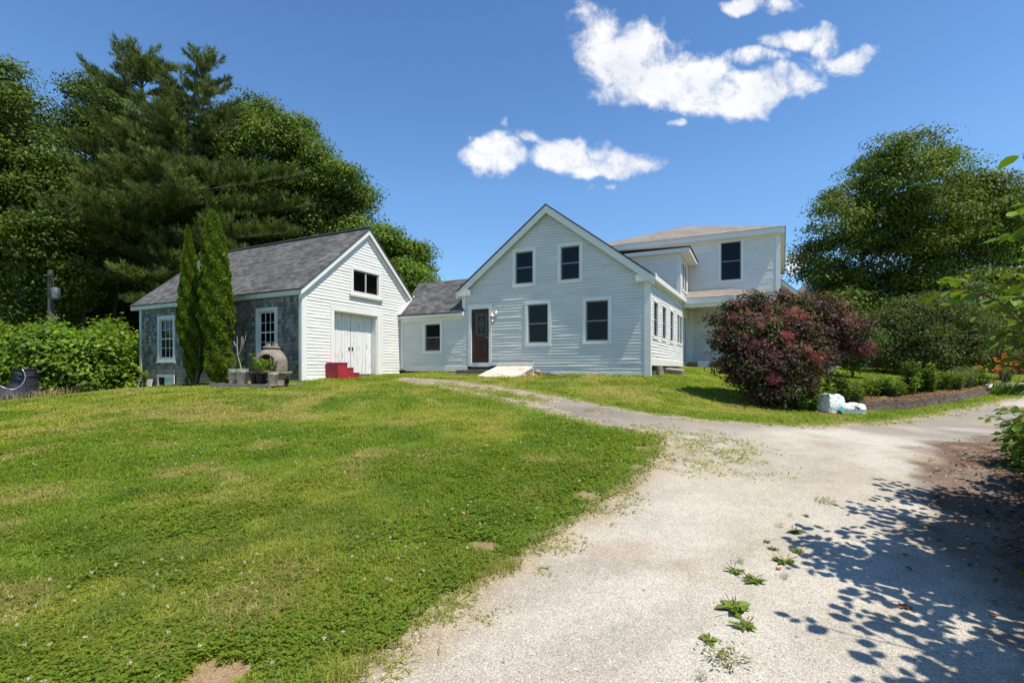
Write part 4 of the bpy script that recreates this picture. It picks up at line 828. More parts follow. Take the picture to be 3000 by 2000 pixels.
# flowers on the blooming weeds
# ---------------- things at the foot of the shed's far end
def leanwin(x,wd,hg,lab,m,lean=.15,blank=False):
    q=Lc(x,-5.10); z=g1(*q); e=empty('old_window_sash',(q[0],q[1],z-.02),PHI,lab,'window','old sashes leaning by the shed'); Fx=Fr((0,0),(1,0),(0,-1)); mb=MB()
    if blank: mb.fbox(Fx,-wd/2,wd/2,0,.03,0,hg); mb.build('panel',M['whitestone'],e)
    else:
        frame_boxes(mb,Fx,-wd/2,wd/2,0,hg,.05,0,.035); mb.fbox(Fx,-.02,.02,.0,.03,.05,hg-.05); mb.build('sash',M['woodsash'],e); mb=MB(); mb.quad(Fx(-wd/2+.05,.01,.05),Fx(wd/2-.05,.01,.05),Fx(wd/2-.05,.01,hg-.05),Fx(-wd/2+.05,.01,hg-.05)); mb.build('pane',M['glass'],e)
    e.rotation_euler=(-lean,0,PHI)
leanwin(-19.85,.42,.42,'grey wooden sash leaning left of the shed corner in the knotweed',None)
leanwin(-19.1,.60,.40,'wide brown sash leaning at the base of the shed',None)
leanwin(-18.6,.30,.40,'plain white panel leaning at the base of the shed',None,blank=True)
mb=MB(); 
# crawl space hatch
hF=Fr((0,0),(1,0),(0,-1)); q=Lc(-17.7,-4.93); e=empty('crawl_hatch',(q[0],q[1],.95),PHI,'grey crawl space hatch with small dark opening at the shed base','hatch'); mb=MB(); frame_boxes(mb,hF,-.55,.6,-.1,.42,.10,.03,.06); mb.fbox(hF,-.05,.5,.03,.05,0,.32); mb.build('frame',M['oldtrim'],e); mb=MB(); mb.fbox(hF,-.45,-.05,.025,.034,-.1,.32); mb.build('opening',M['dark'],e)
# ---------------- half culvert at the far left
cv=empty('culvert_pipe',(-17.45,17.3,g1(-17.45,17.3)),R(45),'dark plastic half pipe lying on its side at the left edge before the knotweed','pipe')
# cut pipe: a trough along x with a standing curved end
mb=MB(); n=28
def arc_sheet(mb,c0,r,x0,x1,a0,a1,th=.035,wave=0):
    rows=[]
    for k in range(n+1):
        a=a0+(a1-a0)*k/n; rr=r+wave*math.sin(k*1.6); rows.append((rr*math.cos(a),rr*math.sin(a)))
    for k in range(n):
        (y0,z0),(y1,z1)=rows[k],rows[k+1]; f=(r-th)/r
        mb.hexa([(x0,c0[0]+y0,c0[1]+z0),(x1,c0[0]+y0,c0[1]+z0),(x1,c0[0]+y1,c0[1]+z1),(x0,c0[0]+y1,c0[1]+z1),(x0,c0[0]+y0*f,c0[1]+z0*f),(x1,c0[0]+y0*f,c0[1]+z0*f),(x1,c0[0]+y1*f,c0[1]+z1*f),(x0,c0[0]+y1*f,c0[1]+z1*f)])
prof=[(-1.9,.92),(-1.3,.84),(-.95,.74),(-.62,.62),(-.45,.50),(-.30,.45),(-.16,.50),(-.06,.60),(.01,.74),(.03,.90),(.0,1.06),(-.05,1.17)]
# inner sheet, swept back from the cut edge
mb=MB()
for k in range(len(prof)-1):
    (x0,z0),(x1,z1)=prof[k],prof[k+1]; mb.hexa([(x0,-.5,z0-.03),(x1,-.5,z1-.03),(x1-.35,.75,z1+.02),(x0-.35,.75,z0+.02),(x0,-.5,z0),(x1-.02,-.5,z1),(x1-.37,.75,z1+.05),(x0-.37,.75,z0+.05)])
mb.build('trough',M['plast'],cv,True)
# outside: curved skirt below the cut edge and the rolled right end
mb=MB()
def skirt(x,z,t): return (x+.10*t*(1 if x>-.4 else 0),-.5-.16*math.sin(t*1.5),z*(1-t)-.12*t)
for k in range(len(prof)-2):
    for j in range(5): t0,t1=j/5,(j+1)/5; mb.quad(skirt(*prof[k],t0),skirt(*prof[k],t1),skirt(*prof[k+1],t1),skirt(*prof[k+1],t0))
end=[(.03,-.5),(.12,-.47),(.24,-.38),(.34,-.22),(.38,.0),(.36,.25),(.28,.5)]
for k in range(len(end)-1):
    (x0,y0),(x1,y1)=end[k],end[k+1]
    for (za,zb_,o0,o1) in ((-.12,.35,.05,.03),(.35,.7,.03,0),(.7,.9,0,-.01),(.9,1.06,-.01,-.03),(1.06,1.17,-.03,-.06)): mb.quad((x0+o0,y0,za),(x1+o0,y1,za),(x1+o1,y1,zb_),(x0+o1,y0,zb_))
mb.quad((.0,-.5,1.17),(.34,-.2,1.17),(.28,.5,1.16),(-.2,.6,1.17))
mb.build('shell',M['plast'],cv,True)
for zz,rr in ((1.16,.035),(.92,.022),(.6,.016)):
    mb=MB(); mb.tube([(x-(.05 if zz>1.1 else 0),y,zz) for x,y in end],rr,7); mb.build('rib',M['plast'],cv,True)
mb=MB(); mb.tube([(x,-.515,z+.0) for x,z in prof[3:]],.018,6); mb.build('cut_rim',M['corr'],cv,True)
# ---------------- utility pole
pl=at(150,1080,27); pole=empty('utility_pole',(pl[0],pl[1],0),0,'grey wooden utility pole with transformer can before the dark woods','utility pole')
mb=MB(); mb.tube([(0,0,-.2),(0,0,4),(-.05,0,7.1)],[.19,.16,.13],10); mb.build('pole',M['pole'],pole)
mb=MB(); mb.lathe([(0,0),(.19,.02),(.20,.1),(.20,.60),(.18,.64),(0,.67)],(.34,-.1,5.45),18); mb.build('transformer',M['steel'],pole,True)
mb=MB(); mb.box(.1,.2,-.1,-.05,5.7,5.8); mb.box(-.25,.25,-.2,-.1,6.75,6.83); mb.build('bracket',M['pole'],pole)
for k,(z0,z1) in enumerate(((5.0,5.35),(5.25,5.75))):
    mb=MB(); p0=Vector((pl[0],pl[1],z0)); p1=Vector((pl[0]-22,pl[1]+2,z1)); mb.tube([p0.lerp(p1,t)-Vector((0,0,1.1*4*t*(1-t)*.4)) for t in np.linspace(0,1,15)],.014,4); o=mb.build('power_line',M['black']); o.location=(0,0,0); tag(o,'thin %s cable running left from the utility pole'%('lower','upper')[k],'cable','cables from the utility pole')
# ---------------- timber retaining wall
tp=[hit(2512,1204),hit(2600,1198),hit(2700,1190),hit(2800,1176),hit(2868,1160),hit(2917,1145)]
tp=[np.array(p) for p in tp]
k=0
for course,(zo,inset) in enumerate(((0.0,0),(.14,.05))):
    for i in range(len(tp)-1):
        a,b=tp[i].copy(),tp[i+1].copy()
        if course: a=a*.6+b*.4 if i==0 and False else a
        v=(b-a)/np.linalg.norm(b-a); nrm=np.array([-v[1],v[0]]); a=a+nrm*inset; b=b+nrm*inset-v*.02
        mid=(a+b)/2; L_=np.linalg.norm(b-a); za,zb_=g1(*a)+zo,g1(*b)+zo
        if course==0 and i==2: continue_=1
        mb=MB(); hgt=.14 if course==0 else .15; nseg=5; rr=random.Random(i*7+course)
        for s in range(nseg):
            x0=-L_/2+L_*s/nseg; x1=-L_/2+L_*(s+1)/nseg; j0,j1=rr.uniform(-.012,.012),rr.uniform(-.012,.012)
            mb.hexa([(x0,-.09,0),(x1,-.09,0),(x1,.09,0),(x0,.09,0),(x0,-.085+j0,hgt+j0),(x1,-.085+j1,hgt+j1),(x1,.085,hgt+j1),(x0,.085,hgt+j0)])
        o=mb.build('landscape_timber',M['timber']); o.location=(mid[0],mid[1],(za+zb_)/2-.02); o.rotation_euler=(0,-math.atan2(zb_-za,L_),math.atan2(v[1],v[0]))
        words=['beside the white sacks','second from the white sacks','in the middle of the bed edge','under the green plants before the bend','at the far end under the pale slab']
        tag(o,('lower ' if course==0 else 'upper ')+'weathered timber of the bed edging, '+words[i],'timber','timbers edging the flower bed')
q=(tp[-1]+tp[-2])/2; mb=MB(); mb.box(-.62,.62,-.14,.14,0,.07); o=mb.build('pale_slab',M['whitestone'],bevel=.015); o.location=(q[0]+.05,q[1]+.05,g1(*q)+.30); v=tp[-1]-tp[-2]; o.rotation_euler=(0,-.06,math.atan2(v[1],v[0])); tag(o,'pale slab lying on the far end of the timber edging','slab')
# plastic sacks
def sack(name,c,size,rz,lab,printed,tilt=(0,0)):
    e=empty(name,c,rz,lab,'sack','white sacks at the end of the timber edging'); me=bpy.data.meshes.new('film'); bm=bmesh.new(); bmesh.ops.create_cube(bm,size=1); bmesh.ops.subdivide_edges(bm,edges=bm.edges[:],cuts=11,use_grid_fill=True)
    rr=np.random.default_rng(int(size[0]*1000))
    for v in bm.verts:
        p=v.co.copy(); r_=p.length; q=Vector((p.x*(1-.25*abs(p.z)**2),p.y*(1-.3*abs(p.z)),p.z*(1-.15*(abs(p.x)+abs(p.y))**2)))
        f=1+.025*math.sin(p.x*23+p.z*9)*math.sin(p.y*17+p.z*13)+.012*math.sin(p.z*40+p.x*15)
        v.co=Vector((q.x*size[0]*f,q.y*size[1]*f,(q.z+.5)*size[2]+.02*math.sin(p.x*12)))
    bm.to_mesh(me); bm.free(); me.materials.append(M['bag']); me.polygons.foreach_set('use_smooth',[True]*len(me.polygons)); o=bpy.data.objects.new('film',me); col.objects.link(o); o.parent=e; o.rotation_euler=(tilt[0],tilt[1],0)
    sb_=o.modifiers.new('s','SUBSURF'); sb_.levels=sb_.render_levels=1
    tx=bpy.data.textures.new('wrinkle','CLOUDS'); tx.noise_scale=.07; dm=o.modifiers.new('d','DISPLACE'); dm.texture=tx; dm.strength=.03; dm.mid_level=.5
    return e
b=hit(2432,1210); e=sack('plastic_sack',(b[0],b[1],g1(*b)-.02),(.52,.40,.52),R(18),'taller white sack with green print and dark torn bottom',True,(0,.06))
mb=MB(); mb.poly([(-.02,-.235,.04),(.16,-.235,.06),(.20,-.232,.17),(.10,-.23,.22),(.04,-.232,.16)]); s_=mb.build('green_print',M['baggreen'],e); s_.modifiers.new('x','SOLIDIFY').thickness=.01
mb=MB(); mb.poly([(-.16,-.262,.0),(.10,-.262,-.0),(.10,-.255,.07),(0,-.25,.12),(-.06,-.25,.09)]); s_=mb.build('torn_opening',M['black'],e); s_.modifiers.new('x','SOLIDIFY').thickness=.01
mb=MB(); mb.hexa([(-.24,-.16,.50),(.02,-.16,.53),(.04,.05,.53),(-.22,.05,.50),(-.22,-.15,.515),(.02,-.15,.545),(.02,.04,.545),(-.2,.04,.515)]); mb.build('folded_flap',M['black'],e)
b=hit(2492,1212); e=sack('plastic_sack',(b[0]+.05,b[1]+.06,g1(*b)-.02),(.58,.36,.30),R(-4),'lower slumped white sack with a small tear, against the timber end',False)
mb=MB(); mb.poly([(-.02,-.195,.20),(.0,-.195,.24),(.03,-.19,.22),(.10,-.19,.19),(.11,-.195,.14),(.05,-.197,.16)]); s_=mb.build('tear',M['black'],e); s_.modifiers.new('x','SOLIDIFY').thickness=.008
# bird bath like dish on a post
b=at(2422,1088,16.3); e=empty('feeder_tray',(b[0],b[1],g1(b[0],b[1])),R(10),'pale tray on a thin dark post between the smoke bush and the lawn','tray'); hh=b[2]-e.location.z
mb=MB(); mb.tube([(.02,0,0),(.02,0,hh)],.035,8); mb.build('post',M['black'],e)
mb=MB(); mb.hexa([(-.20,-.12,hh),(.12,-.12,hh),(.12,.12,hh),(-.20,.12,hh),(-.26,-.2,hh+.17),(.30,-.2,hh+.17),(.30,.2,hh+.17),(-.26,.2,hh+.17)]); mb.build('tray',M['whitestone'],e,bevel=.01)
# ================================================================== vegetation
def obj_np(name,V,Fq,Cc,m,parent=None,smooth=False):
    """world-space arrays; parent empties have no rotation"""
    V=np.asarray(V,np.float32)
    if parent is not None: V=V-np.array(parent.location,np.float32)
    o=np_mesh(name,V,Fq,Cc,m,None,smooth)
    if parent is not None: o.parent=parent
    return o
def tubes_np(paths,n=6):
    V=[];Fq=[];b=0
    for pts,rad in paths:
        pts=np.array(pts,float); k=len(pts); t=np.gradient(pts,axis=0); t=unit(t); up=np.tile([.2,.1,1.],(k,1)); up[np.abs((t*up).sum(1))>.97*1.03]=[1,0,0]
        a=unit(np.cross(t,up)); c=np.cross(t,a); rad=np.broadcast_to(np.asarray(rad,float),(k,)); th=np.arange(n)*2*np.pi/n
        ring=pts[:,None]+(a[:,None]*np.cos(th)[None,:,None]+c[:,None]*np.sin(th)[None,:,None])*rad[:,None,None]; V.append(ring.reshape(-1,3))
        i=np.arange(k-1)[:,None]*n+np.arange(n)[None]; j=np.arange(k-1)[:,None]*n+(np.arange(n)[None]+1)%n
        Fq.append((np.stack([i,j,j+n,i+n],-1).reshape(-1,4))+b); b+=k*n
    return np.concatenate(V),np.concatenate(Fq)
def bend(p,q,sag=.0,k=6,j=.0,rs=None):
    p=np.array(p,float);q=np.array(q,float); t=np.linspace(0,1,k)[:,None]; r=p*(1-t)+q*t; r[:,2]+=(sag*4*t*(1-t))[:,0]
    if j and rs is not None: r[1:-1]+=rs.normal(size=(k-2,3))*j
    return r
def cloud(lobes,ncl,nper,leaf,colr,rs,clr=.55,flat=.6,shell=(.74,1.02),zmin=None,up=.55,hue=.18,spread=.9,inner=.12,asp=.62):
    """leaf clumps spread through a set of ellipsoid lobes -> V,F,C"""
    lobes=np.array(lobes,float); w=(lobes[:,3]*lobes[:,4])**1.0; w/=w.sum(); idx=rs.choice(len(lobes),ncl,p=w); Lb=lobes[idx]
    d=unit(rs.normal(size=(ncl,3))+np.array([0,0,.25])); rr=rs.uniform(*shell,ncl); inn=rs.random(ncl)<inner; rr[inn]*=rs.uniform(.2,.9,inn.sum())
    bump=1+.16*np.sin(d[:,0]*5+idx)*np.cos(d[:,1]*6+idx*2)+.1*rs.normal(size=ncl)
    c=Lb[:,:3]+d*Lb[:,3:6]*(rr*bump)[:,None]
    if zmin is not None: c=c[(k:=c[:,2]>zmin)]; d=d[k]; ncl=len(c)
    tone=np.clip(rs.normal(1,.24,ncl),.45,1.7); hs=rs.normal(0,hue,ncl); cr=clr*rs.uniform(.6,1.35,ncl)
    m_=np.repeat(np.arange(ncl),nper); off=rs.normal(size=(len(m_),3))*.5; off/=np.maximum(1,np.linalg.norm(off,axis=1,keepdims=True)/1.05); off[:,2]*=flat; P=c[m_]+off*cr[m_][:,None]
    P[:,2]-=.12*(off[:,0]**2+off[:,1]**2)*cr[m_]
    n,dr=orient(P,d[m_]*.35+np.array([0,0,up])+unit(off)*.75,rs,spread*.6)
    L_=leaf*rs.uniform(.6,1.35,len(P)); V,Fq=leaves_np(P,n,dr,L_,L_*asp,rs)
    base=np.array(colr)[None]*tone[m_][:,None]*rs.uniform(.72,1.3,len(P))[:,None]; base=base*np.stack([1+hs[m_],1+hs[m_]*.25,1-hs[m_]*.3],1)
    return V,Fq,np.repeat(np.clip(base,0.004,.9),4,0)
def merge(parts):
    V=[];Fq=[];Cc=[];b=0
    for v,f,c in parts: V.append(v);Fq.append(f+b);Cc.append(c);b+=len(v)
    return np.concatenate(V),np.concatenate(Fq),np.concatenate(Cc)
def LB(lst,D,rs,jit=1.5,dz=.85):
    out=[]
    for it in lst:
        px,py,r=it[:3]; d=D+(it[3] if len(it)>3 else rs.uniform(-jit,jit)); p=at(px,py,d); R_=r*d/F; out.append((p[0],p[1],p[2],R_,R_,R_*dz))
    return out
def tree(name,label,cat,base,lobes,ncl,nper,leaf,colr,trunk_r,seed,group=None,clr=.55,extra=None,fork=None,nl=14,**kw):
    rs=np.random.default_rng(seed); z0=g1(base[0],base[1]); e=empty(name,(base[0],base[1],z0),0,label,cat,group)
    parts=[cloud(lobes,ncl,nper,leaf,colr,rs,clr,**kw)]
    if extra is not None: parts.append(cloud(lobes,int(ncl*extra[1]),nper,leaf,extra[0],rs,clr*.8,**kw))
    V,Fq,Cc=merge(parts); obj_np('crown',V,Fq,Cc,M['leaf'],e)
    L=np.array(lobes); top=L[:,2].max(); cx,cy=np.average(L[:,0],weights=L[:,3]),np.average(L[:,1],weights=L[:,3]); zf=fork or z0+(top-z0)*.35
    p=[bend((base[0],base[1],z0-.3),(cx*.4+base[0]*.6,cy*.4+base[1]*.6,top*.8+z0*.2),0,9,.08,rs)]; rad=[np.linspace(trunk_r,trunk_r*.25,9)]
    paths=list(zip(p,rad))
    tr=p[0]
    for l in L[rs.permutation(len(L))[:nl]]:
        k=np.argmin(np.abs(tr[:,2]-max(zf,l[2]-.9*abs(l[0]-base[0])*.6-1.0))); q=bend(tr[k],l[:3],.35,7,.12,rs); paths.append((q,np.linspace(trunk_r*.38,trunk_r*.06,7)))
        for s in range(3): qq=l[:3]+unit(rs.normal(size=(1,3)))[0]*l[3]*.7; paths.append((bend(q[4],qq,.15,5,.08,rs),np.linspace(trunk_r*.13,.02,5)))
    V,Fq=tubes_np(paths,7); obj_np('trunk',V,Fq,None,M['bark'],e,True)
    return e
G1=(.084,.128,.017)
GW='broadleaf trees of the wood behind the shed'
r_=np.random.default_rng(1)
lA=LB([(0,225,62),(-70,300,110),(28,290,68),(82,375,52),(-20,420,130),(105,470,75),(30,560,140),(160,570,85),(-60,680,160),(120,700,110),(40,830,140),(190,830,80),(-120,560,170),(-200,400,160),(-200,760,170),(90,940,90)],29,r_)
tree('oak_tree','tall broadleaf tree at the far left edge, its crown cut by the frame','tree',(-28.5,28.5),lA,1350,88,.19,G1,.4,21,GW,1.2,flat=.34)
lB=LB([(250,290,45),(290,270,45),(208,385,42),(330,330,70),(260,420,95),(380,420,90),(200,520,80),(300,600,120),(230,740,110),(380,740,120),(300,860,110),(480,600,110),(520,760,110)],37,r_)
tree('oak_tree','broadleaf tree showing between the far left tree and the big pine','tree',(-33,37),lB,1150,80,.20,(.078,.125,.016),.38,22,GW,1.25,flat=.34)
lC=LB([(760,335,58),(700,380,75),(830,400,72),(880,380,38),(650,430,60),(760,480,110),(890,480,75),(930,450,40),(960,560,90),(870,600,110),(1000,520,48),(1030,610,58),(740,640,120),(930,690,95),(1050,690,55),(850,760,110),(1010,760,60),(640,560,80),(1060,560,28)],34,r_)
tree('oak_tree','large rounded broadleaf tree right of the big pine above the shed roof','tree',(-17,34),lC,1350,88,.19,(.105,.160,.018),.42,23,GW,1.2,flat=.34)
lD=LB([(1120,700,48),(1165,740,50),(1215,740,38),(1090,770,60),(1180,810,55),(1230,790,28),(1250,825,22),(1130,850,60),(1060,840,60),(1195,870,38)],31,r_)
tree('oak_tree','smaller brighter green tree just behind the shed gable','tree',(-8.2,31),lD,560,72,.17,(.125,.20,.022),.22,24,GW,.9,flat=.34)
# dark wood behind everything on the left
rs=np.random.default_rng(7); lw=[]
for k in range(120):
    px=rs.uniform(-700,1080); D=rs.uniform(44,56); top=1080-(560 if px<850 else 330)*rs.uniform(.2,1.0); p=at(px,top+80,D); lw.append((p[0],p[1],max(p[2],1.5),3.6,3.6,3.0))
for k in range(50):
    px=rs.uniform(-500,1050); D=rs.uniform(36,42); p=at(px,rs.uniform(900,1060),D); lw.append((p[0],p[1],p[2],2.4,2.4,1.8))
V,Fq,Cc=cloud(lw,7000,24,.34,(.05,.068,.010),rs,1.1)
o=np_mesh('woodland',V,Fq,Cc,M['leaf']); tag(o,'dark mass of woods filling the back left','woods',kind='stuff')
# understory trunks
for k,(px,D,h,r0) in enumerate(((230,31,9,.16),(560,33,9,.2),(90,30,8,.12),(330,35,10,.15))):
    p=at(px,1080,D); e=stand('bare_trunk',p[0],p[1],['slim dark trunk left of the pine in the wood','dark trunk under the pine right of its stem','thin trunk at the left end of the wood','thin trunk deep between the pine and the left trees'][k],'tree trunk',0,'bare trunks in the wood'); V,Fq=tubes_np([(bend((p[0],p[1],e.location.z-.2),(p[0]+.4,p[1],h),0,8,.06,rs),np.linspace(r0,r0*.5,8))]+[(bend((p[0]+.2,p[1],h*t),(p[0]+rs.uniform(-1.5,1.5),p[1]+rs.uniform(-1,1),h*t+.6),.1,5,.04,rs),np.linspace(.05,.015,5)) for t in (.35,.5,.65,.8,.9)],7); obj_np('trunk',V,Fq,None,M['bark'],e)
# ---- white pine
def pine():
    rs=np.random.default_rng(41); D=31.5; b=at(432,1080,D); e=stand('pine_tree',b[0],b[1],'huge two topped white pine with wispy horizontal limbs towering over the shed','pine'); z0=e.location.z
    fork=np.array([b[0]+.6,b[1],9.0]); t1=at(405,135,D); t2=at(612,150,D-.5); paths=[(bend((b[0],b[1],z0-.3),fork,0,8,.05,rs),np.linspace(.48,.34,8)),(bend(fork,t1,0,9,.08,rs),np.linspace(.30,.04,9)),(bend(fork,t2,.6,9,.08,rs),np.linspace(.28,.04,9))]
    P=[];N_=[];T=[]
    def limb(p0,az,L_,el,dens=1,droop=.12):
        q1=p0+np.array([math.cos(az)*L_*.5,math.sin(az)*L_*.5,math.sin(el)*L_*.5-droop*L_*.3]); q2=p0+np.array([math.cos(az)*L_,math.sin(az)*L_,math.sin(el)*L_+droop*L_*.35])
        t=np.linspace(0,1,8)[:,None]; c=p0*(1-t)**2+2*q1*t*(1-t)+q2*t*t; paths.append((c,np.linspace(.02+.007*L_,.008,8)))
        for v in np.linspace(.3,1,max(3,int(L_*5))): P.append(p0*(1-v)**2+2*q1*v*(1-v)+q2*v*v+np.array([0,0,.06])); T.append([math.cos(az),math.sin(az),1.2])
        m_=int(L_*13*dens)
        for k in range(m_):
            u=rs.uniform(.10,1)**.8; q=p0*(1-u)**2+2*q1*u*(1-u)+q2*u*u; s=rs.choice([-1,1]); sa=az+s*rs.uniform(.5,1.1); sl=rs.uniform(.25,1)*.40*L_*(1-u*.70)+.14
            tip=q+np.array([math.cos(sa)*sl,math.sin(sa)*sl,rs.uniform(.1,.55)*sl+.05]); n=max(2,int(sl/.15))
            for v in np.linspace(.3,1,n): P.append(q*(1-v)+tip*v+rs.normal(size=3)*.02); T.append([math.cos(sa),math.sin(sa),.5])
    def whorls(ax0,ax1,z0_,z1_,prof,nw,dens=1):
        for k in range(nw):
            u=(k+rs.uniform(-.3,.3))/nw; z=z0_+(z1_-z0_)*u; p0=ax0+(ax1-ax0)*((z-ax0[2])/(ax1[2]-ax0[2])); L_=prof(u)
            for j in range(rs.integers(5,8)): limb(p0,rs.uniform(0,6.28),L_*rs.uniform(.45,1.18),.12+.75*u*u,dens)
    whorls(np.array([b[0],b[1],z0]),fork,6.5,9.0,lambda u:4.6,4)
    whorls(fork,t1,9.0,t1[2]-.3,lambda u:4.9*(1-u)**.62+.30,27); whorls(fork,t2,9.0,t2[2]-.3,lambda u:4.7*(1-u)**.72+.28,26)
    # broad lower limbs reaching right and the long low limb on the left
    for (px,py,tx,ty,dd) in ((560,640,880,610,-1),(560,560,860,520,-1.5),(540,700,840,690,-2),(500,800,300,660,-2),(520,720,690,740,-2.5),(440,830,175,800,-3),(470,880,380,890,-3),(480,860,560,880,-3),(430,640,290,560,-2),(440,560,270,500,-1),(450,760,610,800,-3),(500,520,300,420,-1),(430,420,300,330,0)):
        p0=at(px,py,D-.3); q=at(tx,ty,D+dd); v=q-p0; L_=np.linalg.norm(v[:2]); limb(p0,math.atan2(v[1],v[0]),L_,math.atan2(v[2],L_),2.0,.05)
    P=np.array(P);T=np.array(T); tone=np.repeat(np.clip(rs.normal(1,.3,(len(P)+24)//25),.5,1.7),25)[:len(P)]
    m_=np.repeat(np.arange(len(P)),9); base=P[m_]+rs.normal(size=(len(m_),3))*.035; dr=unit(unit(T)[m_]*.9+rs.normal(size=base.shape)*.55+np.array([0,0,.65])); side=unit(np.cross(dr,rs.normal(size=dr.shape))); L_=rs.uniform(.14,.30,len(m_))[:,None]
    a=base-side*.014; c=base+side*.014; tip=base+dr*L_; V=np.stack([a,c,tip+side*.006,tip-side*.006],1).reshape(-1,3); i=np.arange(len(m_))*4; Fq=np.stack([i,i+1,i+2,i+3],1)
    Cc=np.array([.120,.162,.045])[None]*tone[m_][:,None]*rs.uniform(.65,1.35,(len(m_),1)); obj_np('needles',V,Fq,np.repeat(Cc,4,0),M['needle'],e)
    V,Fq=tubes_np(paths,6); obj_np('trunk',V,Fq,None,M['bark'],e)
pine()
# ---- arborvitae pair
def arbor(px,Dp,toppy,prof,label,seed,lean=0):
    rs=np.random.default_rng(seed); p=at(px,1080,Dp); e=stand('arborvitae',p[0],p[1],label,'evergreen shrub',0,'arborvitae pair before the shed'); z0=e.location.z; H=at(px,toppy,Dp)[2]-z0
    n=70000; u=rs.random(n)**.9; a=rs.uniform(0,6.283,n); rad=np.interp(u,prof[0],prof[1])
    k1=1+.06*np.sin(a*5+u*34+seed)+.05*np.sin(a*9-u*55)+.05*np.sin(a*3+u*90); rr=rad*k1*np.where(rs.random(n)<.86,rs.uniform(.88,1.03,n),rs.uniform(.2,.85,n))
    P=np.stack([p[0]+rr*np.cos(a)+lean*u,p[1]+rr*np.sin(a),z0+.15+u*(H-.15)+rs.normal(0,.03,n)],1)
    out=np.stack([np.cos(a),np.sin(a),np.zeros(n)],1); dr=unit(out*.55+np.array([0,0,1.0])+rs.normal(size=P.shape)*.45); nn=unit(np.cross(dr,unit(np.cross(out,dr)+rs.normal(size=P.shape)*.6))); L_=rs.uniform(.05,.10,n); V,Fq=leaves_np(P,nn,dr,L_,L_*.6,rs)
    tone=np.clip(.95+.28*np.sin(a*5+u*34+seed)+rs.normal(0,.25,n),.35,1.7); Cc=np.array([.105,.168,.012])[None]*tone[:,None]; br=rs.random(n)<.006; Cc[br]=[.22,.10,.03]
    obj_np('foliage',V,Fq,np.repeat(Cc,4,0),M['needle'],e); V,Fq=tubes_np([(bend((p[0],p[1],z0-.1),(p[0]+lean,p[1],z0+H*.9),0,6,.02,rs),np.linspace(.13,.02,6)),(bend((p[0]+.1,p[1]-.1,z0-.1),(p[0]+.25,p[1]-.1,z0+1.4),0,4,.02,rs),np.linspace(.07,.03,4))],7); obj_np('trunk',V,Fq,None,M['bark'],e)
arbor(570,16.7,664,((0,.12,.2,.26,.34,.45,.6,.82,.92,1),(.10,.30,.26,.36,.44,.40,.31,.17,.09,.02)),'left, slimmer and shorter arborvitae of the pair before the shed',1,-.24)
arbor(645,16.1,618,((0,.08,.2,.27,.36,.5,.75,.88,.96,1),(.22,.44,.34,.40,.50,.46,.36,.26,.16,.04)),'right, taller and fuller arborvitae of the pair before the shed',2,-.26)
# ---- knotweed thicket on the left
rs=np.random.default_rng(17); lk=[]
for k in range(70):
    px=rs.uniform(-260,378); D=rs.uniform(18.6,22.5)+(1.2 if px>320 else 0); x=(px-1500)/F*D; top=at(px,975+25*math.sin(px*.035)+rs.uniform(-8,22)+(22 if px>330 else 0),D)[2]; zg=g1(x,D); R_=rs.uniform(.7,1.0); lk.append((x,D,top-R_*.75,R_,R_,R_*.8))
    lk.append((x+rs.uniform(-.4,.4),D-.3,(top+zg)/2-.2,R_,R_,R_*.9)); lk.append((x,D-.2,zg+.5,R_,R_*.9,.55))
V,Fq,Cc=cloud(lk,5200,15,.17,(.135,.215,.022),rs,.45,.5,up=.9,spread=.55,inner=.1,asp=.72)
# leafy shoots rising above the mass
P=[]
for k in range(170):
    px=rs.uniform(-260,385); D=rs.uniform(19.2,22); x=(px-1500)/F*D; zt_=at(px,962+25*math.sin(px*.035),D)[2]+rs.uniform(-.2,.25)
    for t in np.linspace(0,1,9): P.append((x+.35*t*math.sin(k),D,zt_-.7+.75*t))
P=np.array(P); P=np.repeat(P,2,0)+rs.normal(size=(len(P)*2,3))*.07; n,dr=orient(P,np.tile([0,-.2,1.0],(len(P),1)),rs,.5); L_=rs.uniform(.09,.18,len(P)); V2,F2=leaves_np(P,n,dr,L_,L_*.7,rs); C2=np.repeat(np.array([.14,.22,.025])[None]*rs.uniform(.75,1.3,(len(P),1)),4,0)
V,Fq,Cc=merge([(V,Fq,Cc),(V2,F2,C2)]); o=np_mesh('knotweed_thicket',V,Fq,Cc,M['leaf']); tag(o,'bright green knotweed thicket between the lawn and the left woods','thicket',kind='stuff')
# dry grass tufts at the culvert
def blades(P,h,w,lean,colr,rs,bendk=.5,var=.25):
    n=len(P); a=rs.uniform(0,6.283,n); d=np.stack([np.cos(a),np.sin(a)],1); ln=lean*rs.uniform(.2,1.6,n); h=h*rs.uniform(.55,1.3,n); w=np.broadcast_to(w,(n,))
    sd=np.stack([-d[:,1],d[:,0],np.zeros(n)],1)*w[:,None]*.5; D3=np.concatenate([d,np.zeros((n,1))],1)
    mid=P+D3*(ln*h*.35)[:,None]+np.array([0,0,1.])*(h*.62)[:,None]; tip=P+D3*(ln*h)[:,None]+np.array([0,0,1.])*(h*(1-.35*np.minimum(ln,1.3)))[:,None]
    V=np.stack([P-sd,P+sd,mid+sd*.8,mid-sd*.8,tip],1).reshape(-1,3); i=np.arange(n)*5; Q=np.concatenate([np.stack([i,i+1,i+2,i+3],1)]); Tn=np.stack([i+3,i+2,i+4,i+4],1)
    Cc=np.repeat(colr*rs.uniform(1-var,1+var,(n,1)),5,0)
    return V,Q,np.stack([i+3,i+2,i+4],1),Cc
